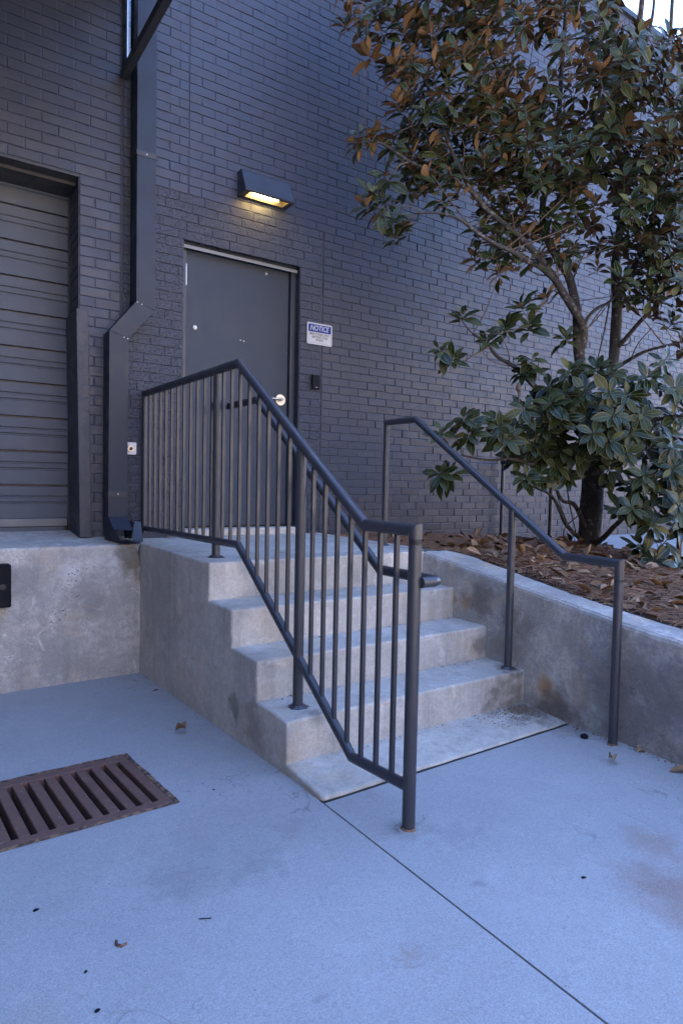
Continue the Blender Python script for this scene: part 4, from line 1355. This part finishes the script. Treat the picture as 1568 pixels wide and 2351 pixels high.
EX = [(1062, 721, 4.45), (1009, 801, 4.42), (1038, 822, 4.42), (1196, 699, 4.55), (1216, 746, 4.5), (1160, 750, 4.55), (1118, 779, 4.5), (1223, 823, 4.5), (1202, 852, 4.5),
      (1140, 622, 4.85), (1183, 597, 4.85), (1300, 772, 4.85), (1252, 680, 4.95), (1063, 957, 4.35), (1074, 994, 4.4), (1147, 979, 4.4), (1135, 960, 4.5), (1162, 1005, 4.42), (1016, 990, 4.35),
      (1010, 1085, 4.4), (1030, 1082, 4.4), (1202, 936, 4.4), (1263, 925, 4.35), (1285, 955, 4.35), (1347, 961, 4.4), (1307, 848, 4.5), (1369, 845, 4.4), (1405, 852, 4.4), (1487, 861, 4.3), (1529, 823, 4.35),
      (1474, 950, 4.3), (1489, 1030, 4.45), (1542, 1056, 4.45), (1362, 994, 4.25), (1426, 1168, 4.4), (1451, 1165, 4.25), (1505, 1285, 4.35), (1206, 1092, 4.5), (1243, 1086, 4.55), (1280, 1074, 4.55), (1303, 1092, 4.6),
      (1340, 900, 4.35), (1400, 900, 4.3), (1440, 905, 4.3), (1410, 950, 4.25), (1300, 905, 4.4), (1250, 975, 4.45), (1400, 1010, 4.25), (1440, 1040, 4.3), (1520, 980, 4.45), (1560, 950, 4.4), (1550, 890, 4.3),
      (1330, 1040, 4.5), (1400, 1075, 4.5), (1480, 1090, 4.3), (1540, 1120, 4.5), (1560, 1200, 4.45), (1530, 1240, 4.4), (1500, 1200, 4.3), (1560, 1300, 4.3), (1475, 1250, 4.5), (1545, 1020, 4.3), (1450, 985, 4.3), (1290, 1030, 4.55), (1250, 1040, 4.6),
      (1450, 560, 4.8), (1480, 525, 4.6), (1495, 570, 4.6), (1540, 590, 4.5), (1520, 640, 4.6), (1560, 700, 4.5), (1545, 740, 4.6), (1500, 720, 4.8), (1430, 480, 4.9), (1540, 500, 4.6), (1560, 440, 4.6),
      (830, 305, 4.4), (815, 325, 4.4), (860, 300, 4.42), (900, 330, 4.42), (945, 345, 4.45), (985, 330, 4.5), (1010, 355, 4.5), (850, 440, 4.32), (838, 470, 4.32), (880, 455, 4.34), (900, 500, 4.3), (905, 540, 4.3), (930, 515, 4.3), (965, 430, 4.4), (1000, 420, 4.4), (1015, 460, 4.36), (885, 400, 4.4), (870, 470, 4.3), (1050, 440, 4.45), (985, 400, 4.45)]
for (u, v, d) in EX:
    tips.append((at(u, v, d), 1))
def blob(u0, u1, v0, v1, d0, d1, n, gap):
    made = 0
    for _ in range(n * 12):
        if made >= n: break
        u, v, d = rng.uniform(u0, u1), rng.uniform(v0, v1), rng.uniform(d0, d1)
        if v < 60 and u < 780: continue
        if u < 900 and v > 60 + (u - 780) * 1.15: continue
        if u > 1445 and -60 < v < 60 and rng.random() < .78: continue
        p = at(u, v, d)
        if p.y > .12: continue
        if any((p - t[0]).length < gap for t in tips): continue
        tips.append((p, 0)); made += 1
blob(770, 1120, -120, 260, 4.2, 4.9, 125, .092)
blob(1080, 1440, -120, 420, 4.3, 5.4, 235, .092)
blob(1420, 1600, 70, 480, 4.2, 5.3, 100, .105)
blob(920, 1240, 230, 430, 4.3, 5.1, 74, .105)
blob(1090, 1330, 400, 600, 4.5, 5.3, 52, .115)
blob(1420, 1590, 380, 700, 4.4, 5.2, 66, .105)
blob(1290, 1440, 400, 620, 5.1, 5.7, 14, .16)
blob(1570, 1800, 100, 1150, 4.2, 5.4, 70, .20)
blob(900, 1700, -700, -120, 4.3, 5.6, 130, .20)
blob(1180, 1560, 880, 1060, 4.4, 4.95, 62, .105)
blob(1440, 1600, 1060, 1230, 4.2, 4.7, 16, .12)

leaves = []                               # (matrix, variant, random value)
tips.sort(key=lambda t: min((t[0] - n[0]).length for n in nodes))
for (p, ex) in tips:
    best, bc = None, 1e9
    for (q, r) in nodes:
        dd = p - q
        c = dd.length + (.25 if dd.z < -.12 else 0) + (.0 if r < .05 else .15)
        if c < bc: best, bc = (q, r), c
    q, r = best
    out = Vector((p.x - TO2.x, p.y - TO2.y, 0))
    out = out.normalized() if out.length > .05 else Vector((-.5, -.8, 0))
    low = p.z < 2.15
    L = (p - q).length
    if low:
        ax = (Vector((0, 0, .75)) + out * .55 + Vector((-.25, -.45, 0)) + Vector((rng.uniform(-.3, .3), rng.uniform(-.3, .3), rng.uniform(-.2, .2)))).normalized()
    else:
        ax = (Vector((0, 0, .8)) + out * .5 + Vector((-.15, -.35, 0)) + Vector((rng.uniform(-.45, .45), rng.uniform(-.45, .45), rng.uniform(-.3, .2)))).normalized()
    if L > .03:
        mid = q.lerp(p, .45) + Vector((rng.uniform(-1, 1), rng.uniform(-1, 1), rng.uniform(-.9, .3))) * L * .10
        m3 = p - ax * min(.09, L * .3)
        r0 = min(r * .8, .0045 + .010 * min(1, L))
        limb([q, mid, m3, p], r0, .0030, 6, 1, sub=3)
        for s in range(1):
            if L > .35 and rng.random() < .5:
                s0 = q.lerp(p, .55)
                e0 = s0 + Vector((rng.uniform(-1, 1), rng.uniform(-1, .6), rng.uniform(-.2, 1))).normalized() * rng.uniform(.10, .22)
                limb([s0, s0.lerp(e0, .5) + Vector((0, 0, -.01)), e0], .003, .002, 5, 1, sub=2, knots=False)
    nl = rng.randint(10, 14) if ex or low else rng.randint(8, 12)
    X = ax.orthogonal().normalized(); Y = ax.cross(X)
    ph = rng.uniform(0, 6.28)
    droop = rng.random() < .42
    for k in range(nl):
        a = ph + k * 2.399
        t = k / nl
        if low:
            spread = R(rng.uniform(42, 72) + 38 * t)
        else:
            spread = R(rng.uniform(25, 60) + (78 if droop else 45) * t)
        rad = X * math.cos(a) + Y * math.sin(a)
        d = (ax * math.cos(spread) + rad * math.sin(spread)).normalized()
        d = (d + Vector((0, 0, -.22 if low else (-.25 if droop else -.04)))).normalized()
        upl = ax * math.sin(spread) - rad * math.cos(spread)
        org = p - ax * (.055 * t + .0) + d * .012
        sz = rng.choice((1, 1, .92, .8, .66)) * rng.uniform(.105, .165) * (1.0 if low else .95) * (.75 if k < 2 else 1)
        leaves.append((frame(d, upl, org, sz, rng.uniform(-.35, .35)), rng.randrange(12), rng.random()))
thin = [n_ for n_ in nodes if .005 < n_[1] < .034 and n_[0].z > 2.0]
for k in range(150):                      # bare twigs inside the crown
    q, r = rng.choice(thin)
    d = Vector((rng.uniform(-1, 1), rng.uniform(-1, .6), rng.uniform(-.1, 1.1))).normalized()
    L = rng.uniform(.18, .55)
    if q.y + d.y * L > .15: continue
    if proj(q)[0] > 1400 and proj(q)[1] < 140: continue
    m = q + d * L * .5 + Vector((rng.uniform(-1, 1), rng.uniform(-1, 1), rng.uniform(-1, .4))) * L * .12
    limb([q, m, q + d * L], min(r * .6, .006), .0022, 5, 1, sub=3, knots=False)
trunk = tr.build('trunk', [M['bark'], M['twig']], tree)
sc = []
for i, (m, vr, rn) in enumerate(leaves):
    u, v, d = proj(m.translation)
    ok = 15 < u < CW - 15 and 15 < v < CH - 15
    sc.append(((m.to_scale().x / d if ok else 0), i))
sc.sort(reverse=True)
one = {i for s_, i in sc[:299]}
lmesh = {}
pile = LeafPile()
T0 = Matrix.Translation(-TO2)
for i, (m, vr, rn) in enumerate(leaves):
    if i in one:
        key = (vr, int(rn * 3))
        if key not in lmesh:
            lp = LeafPile(); lp.add(LV[vr], Matrix.Identity(4), (key[1] + .3) / 3.3)
            ob = lp.build('leaf', [LTOP, LUND], tree)
            lmesh[key] = ob.data
        else:
            ob = bpy.data.objects.new('leaf', lmesh[key]); COL.objects.link(ob); ob.parent = tree
        ob.matrix_local = T0 @ m
    else:
        pile.add(LV[vr], T0 @ m, rn)
pile.build('foliage', [LTOP, LUND], tree, 'stuff')
# seed cone
mb = MB(TO2)
c = at(1190, 900, 4.4)
mb.cone(c, .006, .019, .02, 10, 1); mb.cone(c + Vector((0, 0, .02)), .019, .017, .025, 10, 1); mb.cone(c + Vector((0, 0, .045)), .017, .004, .02, 10, 1)
mb.tube([c + Vector((.012, 0, -.07)), c], .005, 6, 1)
mb.build('seed_cone', [M['bark'], M['twig']], tree)

# crumbs and needles blown into the corner by the planter wall
cb = LeafPile()
for k in range(900):
    if k < 560:
        x = 1.70 - abs(rng.gauss(0, .16)); y = -2.085 - abs(rng.gauss(0, .085))
        if y < -2.35: continue
        z = .134 - (-2.066 - y) / .29 * .0205 + .0005
    elif k < 760:
        y = rng.uniform(-3.2, -2.37); x = pfx(y) - .004 - abs(rng.gauss(0, .016)); z = gz(x, y)
    else:
        i_ = rng.randrange(4); x = rng.uniform(XL + .1, XR); y = Ys[i_] - .006 - abs(rng.gauss(0, .014)); z = Zs[i_ + 1] + .001
        if i_ == 3: z -= .001
    r = rng.uniform(.0015, .0055) * (1.6 if rng.random() < .1 else 1)
    a = rng.uniform(0, 6.3)
    V = [Vector((x + r * math.cos(a + t) * rng.uniform(.6, 1.6), y + r * math.sin(a + t), z)) for t in (0, 2.1, 4.2)] + [Vector((x, y, z + r * .8))]
    cb.add((V, [(0, 1, 3), (1, 2, 3), (2, 0, 3)], [0] * 3, [[(0, 0)] * 3] * 3), Matrix.Identity(4), rng.random() * .5)
cb.build('corner_debris', LDEAD, kind='stuff')
nd = LeafPile()
for k in range(70):
    x = 1.70 - abs(rng.gauss(0, .15)); y = max(-2.34, -2.09 - abs(rng.gauss(0, .09)))
    z = .134 - (-2.066 - y) / .29 * .0205 + .002
    needle(x - .05, y, z, rng.uniform(.03, .09), rng.uniform(2.6, 3.8), 0.0, .0009, rng.random() * .5)
nd.build('blown_needles', NEEDLE, kind='stuff')

# ------------------------------------------------------------------ litter on the concrete
def litter(name, lab, cat, x, y, z, size, ang, rn, var, upz=1, wid=.42, curl=.3, fold=.6, mat=None, group=None):
    lp = LeafPile()
    g = leaf_geo(var, wid, curl, fold, two=False)
    d = Vector((math.cos(ang), math.sin(ang), .12))
    lp.add(g, frame(d, Vector((.15, -.2, upz)), (0, 0, 0), size), rn)
    lo = min(v[2] for v in lp.v)
    lp.v = [(a, b, c - lo + .001) for a, b, c in lp.v]
    o = lp.build(name, mat or LDEAD)
    o.location = (x, y, z)
    tag(o, lab, cat, group)
    return o
GL = 'fallen leaves on the concrete'
litter('fallen_leaf', 'curled brown leaf on the pavement between the drain grate and the steps', 'leaf', .030, -1.36, gz(.03, -1.36), .075, 1.9, .5, 71, 1, .5, .5, 1.2, None, GL)
litter('fallen_leaf', 'small dark leaf scrap near the dock wall corner', 'leaf', .135, -.51, gz(.135, -.51), .045, .3, .1, 72, 1, .4, .2, .4, None, GL)
litter('fallen_leaf', 'yellow folded leaf on the pavement in front of the handrail end post', 'leaf', 1.405, -2.815, gz(1.4, -2.81), .085, .7, .95, 73, 1, .4, .6, 1.5, LTOP if False else LDEAD, GL)
litter('fallen_leaf', 'tan leaf beside the foot of the planter wall just past the handrail post', 'leaf', 1.632, -2.79, gz(1.63, -2.79), .075, .2, .85, 74, 1, .5, .4, .9, None, GL)
litter('fallen_leaf', 'flat brown lobed leaf on the pavement near the edge of the planter wall', 'leaf', 1.545, -2.985, gz(1.55, -2.98), .11, -.6, .45, 75, 1, .45, .2, .5, None, GL)
litter('fallen_leaf', 'small orange-brown leaf lying on the top landing', 'leaf', .735, -.98, LZ + .002, .055, -.2, .8, 76, 1, .3, .2, .7, None, GL)
litter('fallen_leaf', 'rusty leaf against the brick below the guardrail on the landing', 'leaf', .45, .22, LZ + .004, .10, .1, .4, 77, 1, .35, .1, .4, None, GL)
def pebble(name, lab, cat, u_x, y, r, mat, sx=1.6, group=None, ang=.4):
    bm = bmesh.new()
    bmesh.ops.create_icosphere(bm, subdivisions=2, radius=1)
    for v in bm.verts:
        p = v.co * (1 + .25 * mnoise.noise(v.co * 1.7 + Vector((u_x * 9, y * 7, 0))))
        q = Vector((p.x * sx, p.y, p.z * .55))
        v.co = Vector((q.x * math.cos(ang) - q.y * math.sin(ang), q.x * math.sin(ang) + q.y * math.cos(ang), q.z + .4)) * r
    me = bpy.data.meshes.new(name); bm.to_mesh(me); bm.free()
    o = link(name, me, mat, None, True)
    o.location = (u_x, y, gz(u_x, y))
    return tag(o, lab, cat, group)
pebble('seed_pod', 'black crumpled lump on the pavement beside the planter wall', 'debris', 1.600, -2.535, .019, M['black'], 1.3)
GS = 'dark seeds scattered on the pavement'
pebble('seed', 'black oval seed on the open pavement below the drain grate', 'seed', -.821, -2.451, .0052, M['black'], 1.7, GS, .1)
pebble('seed', 'black oval seed on the slab in front of the steps, past the joint', 'seed', .583, -3.246, .0048, M['black'], 1.8, GS, -.4)
pebble('seed', 'small dark seed near the bottom edge of the pavement, the smaller of two', 'seed', -.760, -2.786, .0036, M['black'], 1.5, GS, .8)
pebble('seed', 'dark seed at the very bottom edge of the pavement below the curled scrap', 'seed', -.766, -2.93, .0046, M['black'], 1.5, GS, .2)
pebble('seed', 'tiny dark seed between the drain grate and the bottom step', 'seed', -.10, -2.02, .0036, M['black'], 1.6, GS, .2)
mb = MB((-.441, -2.765, gz(-.441, -2.765)))
zq = gz(-.441, -2.765) + .002
mb.tube([(-.455, -2.757, zq), (-.44, -2.766, zq + .001), (-.425, -2.772, zq)], .0013, 6)
tag(mb.build('twig', M['black']), 'thin black twig lying on the pavement in front of the drain', 'twig')
zq = gz(-.66, -2.73) + .003
mb = MB((-.66, -2.73, zq))
mb.tube([(-.668, -2.718, zq), (-.672, -2.732, zq), (-.662, -2.745, zq), (-.648, -2.742, zq)], .0035, 8)
tag(mb.build('bark_scrap', M['rustedge']), 'small curled rust-brown scrap on the pavement below the drain', 'debris')
